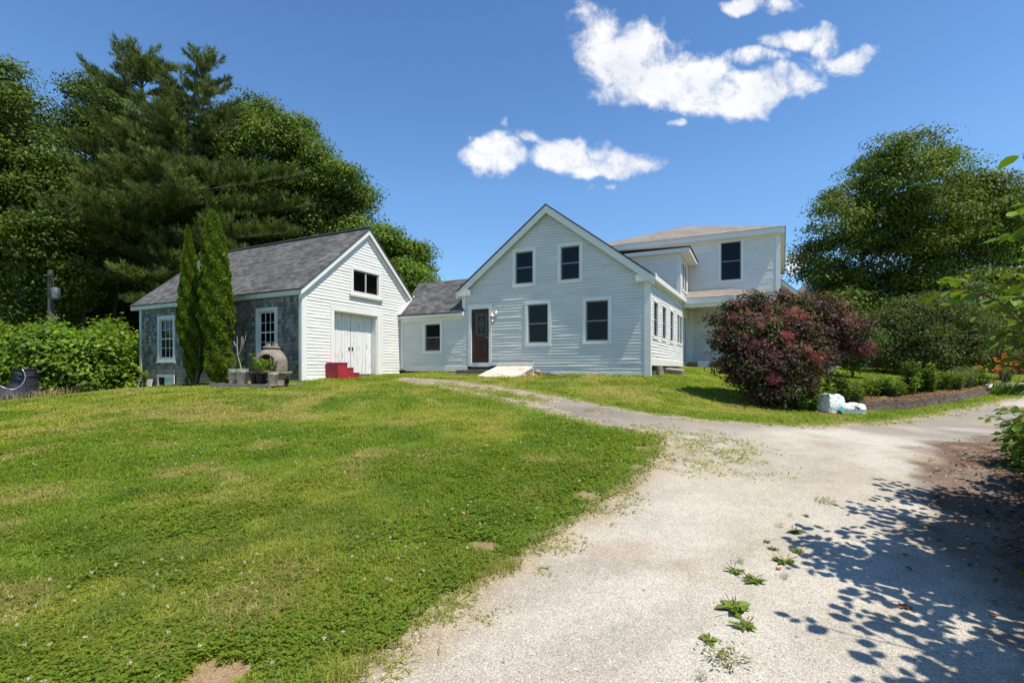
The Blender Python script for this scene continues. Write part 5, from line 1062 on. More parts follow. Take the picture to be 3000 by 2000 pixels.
def blade_obj(name,P,h,w,lean,colr,rs,m,**kw):
    V,Q,T,Cc=blades(P,h,w,lean,colr,rs,**kw); Tq=np.concatenate([Q[:,[0,1,2]],Q[:,[0,2,3]],T]); return np_mesh(name,V,Tq,Cc,m)
x=rs.uniform(-20,-15.6,1500); y=rs.uniform(16.2,18.2,1500); P=np.stack([x,y,g(x,y)],1)
o=blade_obj('dry_grass',P,.40,.012,1.0,np.array([.30,.23,.11]),rs,M['dry']); tag(o,'tall straw coloured grass around the culvert pipe','grass',kind='stuff')
# ---- right hand oak
r_=np.random.default_rng(3)
lO=LB([(2620,450,52),(2700,440,60),(2560,500,60),(2770,490,60),(2660,540,110),(2500,580,70),(2820,560,75),(2440,650,70),(2590,660,110),(2730,650,120),(2880,620,80),(2400,740,55),(2500,750,90),(2640,780,110),(2800,760,120),(2930,680,90),(2380,800,38),(2450,830,60),(2560,860,85),(2700,880,100),(2850,880,110),(2990,760,110),(2900,560,55),(2950,620,70),(3030,660,90),(3100,820,130),(2960,920,100),(2610,930,70),(2480,890,50),(3000,560,45)],35,r_,3)
lO=[(a,b,c,r*1.02,r,rz_) for a,b,c,r,_,rz_ in lO]
tree('oak_tree','broad oak with scattered orange leaves on the right, above the smoke bush','tree',(28.5,35),lO,1750,98,.19,(.102,.148,.020),.42,25,None,1.2,extra=((.36,.20,.03),.008),hue=.20,flat=.34)
# lower greenery right of it and distant tree line
rs=np.random.default_rng(19)
lg=LB([(2390,1000,70,0),(2330,980,50,0),(2480,960,60,0),(2980,1000,60,0),(3080,980,90,0),(3200,960,120,0),(2950,1050,45,0)],31,rs); 
V,Fq,Cc=cloud(lg,2200,16,.17,(.075,.115,.018),rs,.5); o=np_mesh('undergrowth',V,Fq,Cc,M['leaf']); tag(o,'green undergrowth below the right hand oak','undergrowth',kind='stuff')
ld=[]
for k in range(150):
    an=rs.uniform(-.15,1.75); D=rs.uniform(75,120); ld.append((D*math.sin(an),D*math.cos(an),rs.uniform(1.5,5.2),6,6,3.2))
V,Fq,Cc=cloud(ld,5000,10,.9,(.045,.078,.018),rs,2.0); o=np_mesh('distant_tree_line',V,Fq,Cc,M['leaf']); tag(o,'far low tree line behind the house','tree line',kind='stuff')
# ---- round dark shrub
rs=np.random.default_rng(23)
ls=LB([(2620,960,70,0),(2700,930,75,0),(2790,950,80,0),(2570,1010,55,0),(2680,1010,90,0),(2780,1030,85,0),(2880,1030,60,0),(2850,985,70,0),(2600,1050,50,0),(2720,1060,70,0),(2740,900,45,0),(2640,905,40,0),(2920,1045,40,0)],23.5,rs)
x,y=at(2730,1080,23.5)[:2]; e=stand('round_shrub',x,y,'dense dark green rounded shrub between the smoke bush and the lilies','shrub'); V,Fq,Cc=cloud(ls,5200,22,.085,(.10,.125,.032),rs,.36,hue=.12); obj_np('foliage',V,Fq,Cc,M['leaf'],e)
V,Fq=tubes_np([(bend((x+rs.uniform(-.4,.4),y,e.location.z),(l[0],l[1],l[2]),.2,5,.05,rs),np.linspace(.06,.02,5)) for l in ls],6); obj_np('stem',V,Fq,None,M['bark'],e)
# lighter shrub between
ls=LB([(2490,960,40,0),(2530,1000,45,0),(2470,1020,40,0),(2500,1055,30,0)],20,rs); x,y=at(2500,1080,20)[:2]; e=stand('green_shrub',x,y,'lighter green shrub tucked between smoke bush and dark round shrub','shrub'); V,Fq,Cc=cloud(ls,900,14,.10,(.075,.13,.02),rs,.3); obj_np('foliage',V,Fq,Cc,M['leaf'],e)
V,Fq=tubes_np([(bend((x,y,e.location.z),l[:3],.1,5,.03,rs),np.linspace(.03,.01,5)) for l in ls],5); obj_np('stem',V,Fq,None,M['bark'],e)
# ---- smoke bush
rs=np.random.default_rng(29)
lsm=LB([(2150,940,55,0),(2230,905,45,.3),(2120,985,45,-.2),(2210,990,90,-.3),(2310,960,85,0),(2390,910,45,.3),(2440,950,60,.4),(2300,1060,100,-.4),(2200,1080,85,-.6),(2365,1035,75,0),(2465,985,50,.5),(2500,960,45,.6),(2260,1140,75,-.6),(2325,1122,62,-.3),(2160,890,30,.2),(2340,880,40,.4),(2520,1010,35,.8),(2180,1030,60,-.5),(2080,925,20,0),(2095,1000,26,-.2),(2205,862,24,.2),(2290,858,22,.3),(2420,866,26,.4),(2480,898,26,.5),(2545,945,26,.7),(2560,1015,24,.8),(2130,885,22,0),(2100,1065,26,-.3)],13.2,rs)
x,y=hit(2290,1190); e=stand('smoke_bush',x,y,'large purple leaved smoke bush with pink plumes on the lawn right of the house','shrub')
cs=np.array([x,y]); lsm=[((a-cs[0])*.90+cs[0],(b-cs[1])*.90+cs[1],c*.95+.05,r*.86,r2*.86,r3*.86) for a,b,c,r,r2,r3 in lsm]
a_=cloud(lsm,1300,26,.085,(.068,.034,.036),rs,.34,hue=.22,inner=.22,flat=.45); b_=cloud(lsm,1100,24,.075,(.075,.095,.022),rs,.26,hue=.25); c_=cloud(lsm,420,14,.070,(.17,.065,.035),rs,.22,shell=(.9,1.1))
V,Fq,Cc=merge([a_,b_,c_]); obj_np('foliage',V,Fq,Cc,M['leaf'],e)
def puffs(lobes,n,m_,size,colr,rs,bias=(-.25,-.6,.75)):
    L=np.array(lobes); i=rs.choice(len(L),n,p=L[:,3]**2/(L[:,3]**2).sum()); d=unit(rs.normal(size=(n,3))+np.array(bias)); c=L[i,:3]+d*L[i,3:6]*rs.uniform(.92,1.12,(n,1)); s=size*rs.uniform(.5,1.5,n); tone=rs.uniform(.7,1.25,n); k=np.repeat(np.arange(n),m_)
    P=c[k]+rs.normal(size=(len(k),3))*s[k][:,None]*np.array([.55,.55,.42]); dr=unit(rs.normal(size=P.shape)); side=unit(np.cross(dr,rs.normal(size=P.shape))); L_=rs.uniform(.02,.05,len(k))[:,None]
    V=np.stack([P-side*.004,P+side*.004,P+dr*L_+side*.003,P+dr*L_-side*.003],1).reshape(-1,3); j=np.arange(len(k))*4
    return V,np.stack([j,j+1,j+2,j+3],1),np.repeat(np.array(colr)[None]*tone[k][:,None]*rs.uniform(.7,1.3,(len(k),1)),4,0)
V,Fq,Cc=merge([puffs(lsm,110,150,.11,(.44,.125,.13),rs,(-.1,-.5,1.2)),puffs(lsm,80,130,.09,(.42,.19,.12),rs,(.3,-.3,1.2)),puffs(lsm,5,1100,.20,(.42,.11,.12),rs,(-.2,-1.3,.5))]); obj_np('flower_plumes',V,Fq,Cc,M['petal'],e)
V,Fq=tubes_np([(bend((x+rs.uniform(-.3,.3),y+rs.uniform(-.2,.2),e.location.z-.1),l[:3],.25,7,.05,rs),np.linspace(.05,.012,7)) for l in lsm]+[(bend((x+rs.uniform(-.3,.3),y,e.location.z+.4),np.array(l[:3])+unit(rs.normal(size=(1,3)))[0]*l[3]*.8,.15,6,.05,rs),np.linspace(.025,.006,6)) for l in lsm],6); obj_np('stem',V,Fq,None,M['bark'],e)
# ---- flower bed
def bushy(name,px,py,D,label,h,w,colr,seed,leafL=.07,n=26,flower=None,group='perennials in the timber edged bed',asp=.35):
    leafL*=1.45; n=int(n*1.5); asp=min(asp*1.25,.6)
    rs=np.random.default_rng(seed); bed=px>2510
    if bed: D=np.interp(px,(2512,2600,2700,2800,2868,2917),(13.35,14.17,14.81,15.59,17.48,19.63))+.25+rs.uniform(0,.7)+w*.3; w*=.75
    x=(px-1500)/F*D; e=stand(name,x,D,label,'plant',0,group,.22 if bed else 0); z0=e.location.z; paths=[];P=[];T=[]
    for k in range(n):
        a=rs.uniform(0,6.28); r0=rs.uniform(0,.3)*w; r1=rs.uniform(.3,1)*w; hh=h*rs.uniform(.55,1.15); p0=np.array([x+r0*math.cos(a),D+r0*math.sin(a),z0]); p1=np.array([x+r1*math.cos(a),D+r1*math.sin(a),z0+hh]); c=bend(p0,p1,.04,6,.01,rs); paths.append((c,np.linspace(.006,.003,6)))
        for t in np.arange(.10,1.0,.032/hh): q=c[0]*(1-t)+c[-1]*t; b=rs.uniform(0,6.28); T.append((math.cos(b),math.sin(b),rs.uniform(-.1,.6))); P.append(q+np.array(T[-1])*leafL*.5)
    P=np.array(P);T=unit(np.array(T)); n_=unit(np.cross(T,np.cross(np.array([0,0,1.])+rs.normal(size=P.shape)*.3,T))); L_=leafL*rs.uniform(.6,1.3,len(P)); V,Fq=leaves_np(P,n_,T,L_,L_*asp,rs); obj_np('leaf',V,Fq,np.repeat(np.array(colr)[None]*rs.uniform(.65,1.35,(len(P),1)),4,0),M['leaf'],e)
    V,Fq=tubes_np(paths,4); obj_np('stem',V,Fq,None,M['twig'],e)
    if flower:
        tips=np.array([c[0][-1] for c in paths])[:flower[1]]; k=np.repeat(np.arange(len(tips)),flower[2]); P=tips[k]+rs.normal(size=(len(k),3))*flower[3]; n_,dr=orient(P,np.tile([0,0,.6],(len(P),1)),rs); V,Fq=leaves_np(P,n_,dr,flower[4],flower[4]*.5,rs); obj_np('flower',V,Fq,np.repeat(np.array(flower[0])[None]*rs.uniform(.8,1.2,(len(P),1)),4,0),M['petal'],e)
GG=(.12,.20,.024); YG=(.17,.23,.035)
for i_,(px_,D_,h_,lab_) in enumerate(((2535,13.2,.5,'leafy filler plant right behind the timber end by the sacks'),(2590,13.4,.55,'leafy filler plant between the pink bloom and the sacks'),(2655,13.8,.5,'light green filler plant at the front of the bed middle'),(2690,14.0,.6,'full green plant in the bed above the second timber joint'),(2750,14.2,.6,'full green plant in the bed before the bend'),(2790,14.6,.6,'full green plant at the bend of the edging'),(2845,15.4,.6,'green plant left of the pale slab'))): bushy('leafy_perennial',px_,1,D_+.5,lab_,h_,.45,(.12,.20,.026) if i_%2 else (.15,.22,.03),340+i_,.085,30,asp=.42)
bushy('leafy_perennial',2330,1,12.6,'low green weed in front of the smoke bush stems',.40,.55,(.14,.22,.03),320,.08,30,asp=.4)
bushy('leafy_perennial',2375,1,12.7,'bright leafy plant touching the left side of the taller sack',.55,.42,(.14,.22,.03),321,.09,30,asp=.4)
bushy('leafy_perennial',2500,1,13.6,'green plant just behind the lower sack at the timber end',.70,.40,GG,322,.09,28)
bushy('leafy_perennial',2630,1,13.6,'low grassy plant spilling over the timbers left of the middle',.40,.40,(.14,.21,.03),323,.08,26,asp=.2)
bushy('leafy_perennial',2800,1,15.0,'feathery green plant right of the pinkish one in the bed',.60,.45,(.13,.19,.03),324,.08,30,asp=.25)
bushy('leafy_perennial',2345,1,13.0,'broad leafy plant at the foot of the smoke bush, left of the sacks',.62,.50,GG,301,.10,34,asp=.5)
bushy('leafy_perennial',2400,1,13.1,'leafy plant directly behind the taller white sack',.75,.42,GG,302,.10,28,asp=.5)
bushy('leafy_perennial',2455,1,14.0,'tall plant with white flower head behind the sacks',.85,.40,GG,303,.10,26,((.7,.7,.62),3,30,.03,.03),asp=.4)
bushy('leafy_perennial',2285,1,12.8,'low leafy plant in front of the smoke bush shade',.45,.45,(.06,.11,.02),304,.09,30,asp=.5)
bushy('leafy_perennial',2560,1,14.6,'plant with faint pink blooms near the left end of the bed',.62,.40,GG,305,.08,26,((.55,.28,.40),5,14,.03,.03))
bushy('leafy_perennial',2610,1,14.8,'mid height green plant in the bed, right of the pink bloom',.60,.42,(.07,.145,.02),306,.08,28)
bushy('leafy_perennial',2665,1,15.0,'tall upright plant in the middle of the bed',.95,.35,(.08,.16,.02),307,.09,22)
bushy('leafy_perennial',2700,1,14.7,'low bright green plant in the middle of the bed',.50,.50,(.075,.16,.02),308,.09,28)
bushy('leafy_perennial',2725,1,15.6,'second tall upright plant, at the middle of the bed',.95,.35,YG,309,.09,22)
bushy('leafy_perennial',2770,1,15.4,'green plant behind the bend of the timber edging',.65,.45,GG,310,.08,26,((.5,.3,.45),3,12,.03,.03))
bushy('wispy_grass',2830,1,16.0,'wispy olive grass clump near the far end of the bed',.75,.50,(.16,.19,.06),311,.09,60,asp=.08)
bushy('leafy_perennial',2870,1,17.3,'dark leafy plant just left of the orange lilies',.75,.5,GG,312,.11,26)
bushy('leafy_perennial',2945,1,18.0,'leafy clump at the right end of the bed beside the lane',.60,.45,GG,313,.10,26)
def lily(px,D,label,seed,h):
    rs=np.random.default_rng(seed); x=(px-1500)/F*D; e=stand('daylily',x,D,label,'lily',0,'orange daylilies'); z0=e.location.z; n=90; P=np.stack([x+rs.normal(0,.16,n),D+rs.normal(0,.16,n),np.full(n,z0)],1); V,Q,T,Cc=blades(P,.55,.03,1.1,np.array([.09,.17,.025]),rs); Tq=np.concatenate([Q[:,[0,1,2]],Q[:,[0,2,3]],T]); o=obj_np('leaf',V,Tq,Cc,M['leaf'],e)
    st_=[];PV=[];
    for k in range(9):
        p1=np.array([x+rs.uniform(-.45,.45),D+rs.uniform(-.3,.3),z0+h*rs.uniform(.8,1.1)]); st_.append((bend((x,D,z0),p1,.05,6,.0,rs),np.linspace(.008,.005,6)))
        for f in range(3):
            c=p1+rs.normal(size=3)*.05; ax=unit(rs.normal(size=(1,3))+np.array([0,-.5,.7]))[0]; s1=unit(np.cross(ax,[.3,.2,1])[None])[0]; s2=np.cross(ax,s1)
            for j in range(6):
                a=j*math.pi/3; d=s1*math.cos(a)+s2*math.sin(a); tip=c+d*.085+ax*.03; w_=np.cross(d,ax)*.015; PV+= [c,c+d*.03+ax*.03+w_,tip-d*.03,c+d*.03+ax*.03-w_]
    V,Fq=tubes_np(st_,4); obj_np('stem',V,Fq,None,M['twig'],e); PV=np.array(PV); i=np.arange(len(PV)//4)*4; obj_np('flower',PV,np.stack([i,i+1,i+2,i+3],1),np.tile([.70,.20,.03],(len(PV),1)),M['petal'],e)
lily(2905,18.6,'orange daylily, left of the three clumps by the lane',401,1.0); lily(2935,19.0,'tallest orange daylily, middle of the three clumps',402,1.35); lily(2965,18.8,'orange daylily at the right of the three clumps',403,1.15)
# ---- knotweed canes at the right edge, near the camera
def ovalleaf(P,n,d,L_,rs,colr,wf=.36):
    """eight-point pointed oval leaves with a central fold"""
    s=np.cross(n,d); W=L_*wf; t=[(-.5,0),(-.36,.62),(-.12,1.0),(.14,.86),(.34,.45),(.5,0),(.34,-.45),(.14,-.86),(-.12,-1.0),(-.36,-.62)]
    V=np.stack([P+d*(L_*a)[:,None]+s*(W*b)[:,None]+n*(abs(b)*W*.28-L_*.22*max(a,0)**2)[:,None] for a,b in t],1); k=len(t); i=np.arange(len(P))*k
    quads=[(0,1,2,2),(0,2,3,3),(0,3,4,5)]
    Tq=np.concatenate([np.stack([i+a,i+b,i+c],1) for a,b,c in ((0,1,2),(0,2,3),(0,3,4),(0,4,5),(0,5,6),(0,6,7),(0,7,8),(0,8,9))])
    Cc=np.repeat(np.array(colr)[None]*rs.uniform(.75,1.25,(len(P),1))*np.stack([rs.uniform(.9,1.15,len(P)),np.ones(len(P)),rs.uniform(.8,1.2,len(P))],1),k,0)
    return V.reshape(-1,3),Tq,Cc
def knot(x,y,h,label,seed,ncane=13,reach=.9,bl=.62,leafL=.15):
    rs=np.random.default_rng(seed); e=stand('knotweed_shrub',x,y,label,'shrub',0,'knotweed shrubs along the right edge of the drive'); z0=e.location.z; paths=[];P=[];D=[];Nn=[];S=[]
    for k in range(ncane):
        b=np.array([x+rs.uniform(-.3,.5),y+rs.uniform(-.5,.5),z0-.02]); az=rs.uniform(0,6.28) if k%3==0 else math.pi+rs.uniform(-1.0,.9)-.3; hh=h*rs.uniform(.65,1.05); rc=reach*rs.uniform(.2,1)
        tip=b+np.array([math.cos(az)*rc,math.sin(az)*rc,hh]); m1=b+np.array([math.cos(az)*rc*.15,math.sin(az)*rc*.15,hh*.75]); t=np.linspace(0,1,12)[:,None]; c=b*(1-t)**2+2*m1*t*(1-t)+tip*t*t; paths.append((c,np.linspace(.011,.004,12)))
        for u in np.arange(.04,1.0,.058):
            q=b*(1-u)**2+2*m1*u*(1-u)+tip*u*u; a2=az+rs.uniform(-1.9,1.9) if rs.random()<.6 else rs.uniform(0,6.28); L2=bl*(1.05-.6*u)*rs.uniform(.6,1.2)*(1 if (u>.55 or h<1.2) else .6); end=q+np.array([math.cos(a2)*L2,math.sin(a2)*L2,rs.uniform(.0,.28)*L2]); cb=bend(q,end,.05,6); paths.append((cb,np.linspace(.005,.002,6)))
            m_=int(L2/.065)
            for j in range(1,m_+1):
                v=j/m_; pq=cb[0]*(1-v)+cb[-1]*v+np.array([0,0,.05*4*v*(1-v)]); sgn=1 if j%2 else -1; a3=a2+sgn*rs.uniform(.6,1.1) if j<m_ else a2; dd_=np.array([math.cos(a3),math.sin(a3),rs.uniform(-.75,.1)]); l=leafL*rs.uniform(.65,1.2)*(1-.25*v); P.append(pq+dd_*l*.55); D.append(dd_); Nn.append([rs.normal()*.38,rs.normal()*.38,1]); S.append(l)
    P=np.array(P);D=unit(np.array(D)); Nn=np.array(Nn); Nn=unit(Nn-D*(Nn*D).sum(1,keepdims=True)); S=np.array(S)
    V,Tq,Cc=ovalleaf(P,Nn,D,S,rs,(.12,.20,.018)); obj_np('leaf',V,Tq,Cc,M['leaf'],e); V,Fq=tubes_np(paths,5); obj_np('cane',V,Fq,None,M['cane'],e)
knot(3.75,1.4,3.0,'nearest tall knotweed at the lower right, mostly shadow',501,30,.75)
knot(4.22,2.75,3.15,'tall knotweed with bright backlit sprigs at the right edge',502,34,1.0)
knot(5.15,3.5,3.0,'tall knotweed behind the backlit one at the right edge',503,32,.9)
knot(5.9,4.3,2.7,'mid height knotweed further along the drive',504,30,.85)
knot(6.7,5.45,.95,'low dark knotweed beside the litter at the right edge',505,22,.55,.42,.13)
knot(7.75,6.75,.85,'low knotweed at the far end of the row',507,22,.55,.42,.13)
knot(6.3,2.6,3.2,'tall unseen knotweed added behind the front row to deepen its shade',508,30,1.0)  # extra shrub out of view, added to darken the drive's right edge
knot(7.3,4.1,3.0,'second unseen knotweed added in the back row to block sky light',509,30,1.0)  # also added out of view, only to block sky light
knot(4.6,.3,3.2,'tall knotweed beyond the lower right corner',506,26,1.0)
# ================================================================== ground cover
rs=np.random.default_rng(77)
def hidden(x,y):
    """inside a building footprint"""
    dx=x-CX; dy=y-CY; lx=dx*(-A[0])+dy*(-A[1]); ly=dx*B[0]+dy*B[1]
    m=((lx>XL)&(lx<0.02)&(ly>-.02)&(ly<20))|((lx>-10.2)&(lx<XL+.1)&(ly>-.02)&(ly<4))|((lx>-19.7)&(lx<AX+.02)&(ly>-4.92)&(ly<1.1))|((lx>-6)&(lx<4.2)&(ly>8.0)&(ly<22))
    m|=(np.abs(lx-(-15.0))<0) 
    return m
def scatter(n,y0,y1,p,umax=1.22):
    """density falls with distance: pdf(Y) ~ Y**(1-p)"""
    e=2-p; t=rs.random(n); Y=(y0**e+(y1**e-y0**e)*t)**(1/e); X=rs.uniform(-umax,umax,n)*Y
    return X,Y
def inbare(x,y):
    m=np.zeros(len(x),bool)
    for (bx,by),r in BARE: m|=np.hypot(x-bx,(y-by)*1.1)<r*(.25+1.1*fbm(x,y,.10,4,3))
    return m
X,Y=scatter(980000,1.9,27,1.75); d=sdist(X,Y); wob=(fbm(X,Y,.45,3,3)-.5)*.5
tuft=fbm(X,Y,.22,61,3)
keep=(d+wob*.8<-.10+.10*rs.normal(size=len(X))*.6)&~hidden(X,Y)&(sdist(X,Y,road2)<.05)&~inbare(X,Y)&((bdist(X,Y)>1.25)|(X<2))
keep&=rs.random(len(X))<np.clip(.45+1.3*(tuft-.30)*3,.30,1)
keep&=~((d>-.45)&(rs.random(len(X))<.55))
# the two wheel tracks near the house stay thin
X=X[keep];Y=Y[keep];tuft=tuft[keep]; Zg=g(X,Y); dist=np.hypot(X,Y)
cc=lawncol(X,Y)*1.25; patch=fbm(X,Y,.55,71,3)
h=(.034+.040*np.clip((patch-.35)*2.6,0,1))*(.8+.5*tuft); w=.0032*(1+dist/3.2)
h=h*np.where(dist>9,1+(dist-9)*.02,1)
sel=rs.random(len(X))<.05; cc[sel]=np.array([.36,.31,.15])
# short stuff wherever the lawn colour is dry
o=blade_obj('grass',np.stack([X,Y,Zg-.004],1),h,w,1.25,cc,rs,M['grass'],var=.28); tag(o,'mown lawn grass with dry and lush patches','grass',kind='stuff')
# clover and broad-leaf weeds: densest along the drive and in the lower left
X,Y=scatter(230000,1.9,9,1.9); d=-sdist(X,Y); wob=(fbm(X,Y,.45,3,3)-.5)*.4
cl=fbm(X,Y,.8,91,3); pr=np.clip(1.1-d/1.6,0,1)*.62*np.clip((fbm(X,Y,.3,93,3)-.3)/.2,.1,1)+np.clip((cl-.56)/.1,0,1)*.5+np.clip((3.4-Y)/1.4,0,1)*.5*np.clip((fbm(X,Y,.3,93,3)-.35)/.2,.1,1)
keep=(d+wob>.10)&(rs.random(len(X))<pr)&~inbare(X,Y)&((bdist(X,Y)>1.25)|(X<2))&~((d<.5)&(rs.random(len(X))<.35)); X=X[keep];Y=Y[keep]; Zg=g(X,Y); n=len(X); dist=np.hypot(X,Y)
hh=rs.uniform(.018,.055,n); a0=rs.uniform(0,6.283,n); r=rs.uniform(.004,.0085,n)*(1+dist/10); VV=[];FF=[];CCc=[]; b=0; base=np.array([.165,.24,.026])[None]*rs.uniform(.75,1.35,(n,1))*np.stack([rs.uniform(.8,1.25,n),np.ones(n),np.ones(n)],1)
for j in range(3):
    a=a0+j*2.094; D=np.stack([np.cos(a),np.sin(a),rs.uniform(-.1,.35,n)],1); nrm=unit(np.stack([rs.normal(0,.25,n),rs.normal(0,.25,n),np.ones(n)],1)); D=unit(D-nrm*(D*nrm).sum(1,keepdims=True)); P=np.stack([X,Y,Zg+hh],1)+D*r[:,None]; V,Fq=leaves_np(P,nrm,D,r*2,r*1.9,rs,.12); VV.append(V);FF.append(Fq+b);CCc.append(np.repeat(base,4,0)); b+=len(V)
V=np.concatenate(VV);Fq=np.concatenate(FF);Cc=np.concatenate(CCc)
# flower heads
X,Y=scatter(1300,2.0,13,1.5); d=-sdist(X,Y); fl=fbm(X,Y,1.3,95,3); keep=(d>.35)&(rs.random(len(X))<np.clip((fl-.48)/.08,.02,.8))&~inbare(X,Y)&((bdist(X,Y)>1.25)|(X<2)); X=X[keep];Y=Y[keep]; n=len(X); hz=g(X,Y)+rs.uniform(.05,.085,n); k=np.repeat(np.arange(n),16); dv=unit(rs.normal(size=(len(k),3))); P=np.stack([X,Y,hz],1)[k]+dv*.0075; nrm=unit(np.cross(dv,rs.normal(size=dv.shape))); s_=.0115*(1+np.hypot(X,Y)[k]/14); V2,F2=leaves_np(P,nrm,dv,s_,s_*.45,rs); C2=np.repeat(np.tile([[.80,.72,.60]],(len(k),1))*rs.uniform(.7,1.15,(len(k),1)),4,0)
V,Fq,Cc=merge([(V,Fq,Cc),(V2,F2,C2)]); o=np_mesh('clover',V,Fq,Cc,M['grass']); tag(o,'white flowered clover and low weeds in the lawn edge','clover',kind='stuff')
# dry creeping weeds on the gravel margin and the tongue at the junction
X,Y=scatter(170000,2.0,15,1.5); d=sdist(X,Y); t_=fbm(X,Y,.28,121,3); jx,jy=hit(2010,1300); jd=np.hypot(X-jx,(Y-jy)*.8); pr=np.where((d>-.15)&(d<.35),np.clip((t_-.52)/.07,0,1)*np.clip(1-d/.4,0,1),0)+np.where((jd<1.5)&(d>-.2),np.clip((t_-.42)/.08,0,1)*np.clip(1.9-jd*1.25,0,1)*1.0,0)
q=bias(X,Y)>.35; yc=np.abs(d-np.where(q,.75,9)); pr=pr+np.where(q&(d>.1),np.clip((fbm(X,Y,.5,131,3)-.47)/.06,0,1)*np.clip(1-yc/.35,0,1)*.9,0)
keep=(rs.random(len(X))<pr)&(bdist(X,Y)>.9); X=X[keep];Y=Y[keep]; dist=np.hypot(X,Y); cw=np.where((rs.random(len(X))<.5)[:,None],np.array([.42,.36,.16]),np.array([.26,.31,.06])); o=blade_obj('margin_weeds',np.stack([X,Y,g(X,Y)+.004],1),(.018+.0022*dist)*np.ones(len(X)),.005*(1+dist/4),2.2,cw,rs,M['grass']); tag(o,'sparse yellowing weeds creeping onto the gravel edge','weeds',kind='stuff')
# gravel stones
X,Y=scatter(26000,1.9,8,1.95); d=sdist(X,Y); keep=d>-.12*rs.random(len(X)); X=X[keep];Y=Y[keep]; n=len(X); s_=rs.uniform(.0025,.0065,n)*np.where(rs.random(n)<.03,1.9,1)
oc=np.array([[1,0,0],[0,1,0],[-1,0,0],[0,-1,0],[0,0,.7],[0,0,-.5]],float); V=(oc[None]*s_[:,None,None]*rs.uniform(.6,1.3,(n,6,1)))+np.stack([X,Y,g(X,Y)+.0085],1)[:,None]; f=np.array([[0,1,4],[1,2,4],[2,3,4],[3,0,4]]); Fq=(f[None]+np.arange(n)[:,None,None]*6).reshape(-1,3); cg=np.where((rs.random(n)<.3)[:,None],np.array([.26,.25,.24]),np.array([.56,.53,.49]))*rs.uniform(.7,1.2,(n,1)); k=rs.random(n)<.12; cg[k]=np.array([.42,.30,.20]); o=np_mesh('gravel_stones',V.reshape(-1,3),Fq,np.repeat(cg,6,0),M['dry']); tag(o,'loose small gravel stones on the drive','gravel',kind='stuff')
# litter of straw and leaves under the knotweed
X=[];Y=[]
for (ax,ay),(bx,by) in zip(BUSHLINE[:-1],BUSHLINE[1:]): t=rs.random(1700); X.append(ax+(bx-ax)*t+rs.normal(-.25,.42,1700)); Y.append(ay+(by-ay)*t+rs.normal(.1,.42,1700))
X=np.concatenate(X);Y=np.concatenate(Y); n=len(X); a=rs.uniform(0,6.28,n); D=np.stack([np.cos(a),np.sin(a),rs.normal(0,.10,n)],1); nrm=unit(np.stack([rs.normal(0,.3,n),rs.normal(0,.3,n),np.ones(n)],1)); D=unit(D-nrm*(D*nrm).sum(1,keepdims=True)); L_=rs.uniform(.04,.22,n); W=np.where(rs.random(n)<.75,.004,.035); L_=np.where(W>.01,.06,L_); V,Fq=leaves_np(np.stack([X,Y,g(X,Y)+rs.uniform(.012,.03,n)],1),nrm,D,L_,W,rs); cw=np.where((rs.random(n)<.4)[:,None],np.array([.36,.25,.15]),np.array([.17,.085,.05]))*rs.uniform(.6,1.2,(n,1)); o=np_mesh('leaf_litter',V,Fq,np.repeat(cw,4,0),M['dry']); tag(o,'brown straw and dead leaf litter under the knotweed','litter',kind='stuff')
# straw on top of the timbers
X=[];Y=[];Z=[]
for a_,b_ in zip(tp[:-1],tp[1:]): t=rs.random(620); X.append(a_[0]+(b_[0]-a_[0])*t+rs.normal(0,.05,620)); Y.append(a_[1]+(b_[1]-a_[1])*t+rs.normal(.08,.12,620))
X=np.concatenate(X);Y=np.concatenate(Y); n=len(X); a=rs.uniform(0,6.28,n); D=unit(np.stack([np.cos(a),np.sin(a)-.4,rs.normal(-.25,.3,n)],1)); nrm=unit(np.cross(D,rs.normal(size=D.shape))); V,Fq=leaves_np(np.stack([X,Y,g(X,Y)+.275+rs.uniform(0,.05,n)],1),nrm,D,rs.uniform(.08,.22,n),.012,rs); o=np_mesh('straw',V,Fq,np.repeat(np.array([.42,.26,.14])[None]*rs.uniform(.6,1.2,(n,1)),4,0),M['dry']); tag(o,'tan straw lying over the timber edging','straw',kind='stuff')
# soil of the raised bed
ring=[t+np.array([0,.10]) for t in tp]; back=[t+np.array([-.2,1.6]) for t in tp]; V=[];
for a_,b_ in zip(ring,back): V+=[(a_[0],a_[1],g1(*a_)+.25),(a_[0]*.5+b_[0]*.5,a_[1]*.5+b_[1]*.5,g1(*a_)+.30),(b_[0],b_[1],g1(*b_)+.02)]
Fq=[];
for i in range(len(tp)-1):
    for j in range(2): q=i*3+j; Fq.append((q,q+3,q+4,q+1))
o=np_mesh('bed_soil',V,Fq,np.tile([.17,.12,.07],(len(V),1)),M['ground']); tag(o,kind='structure')
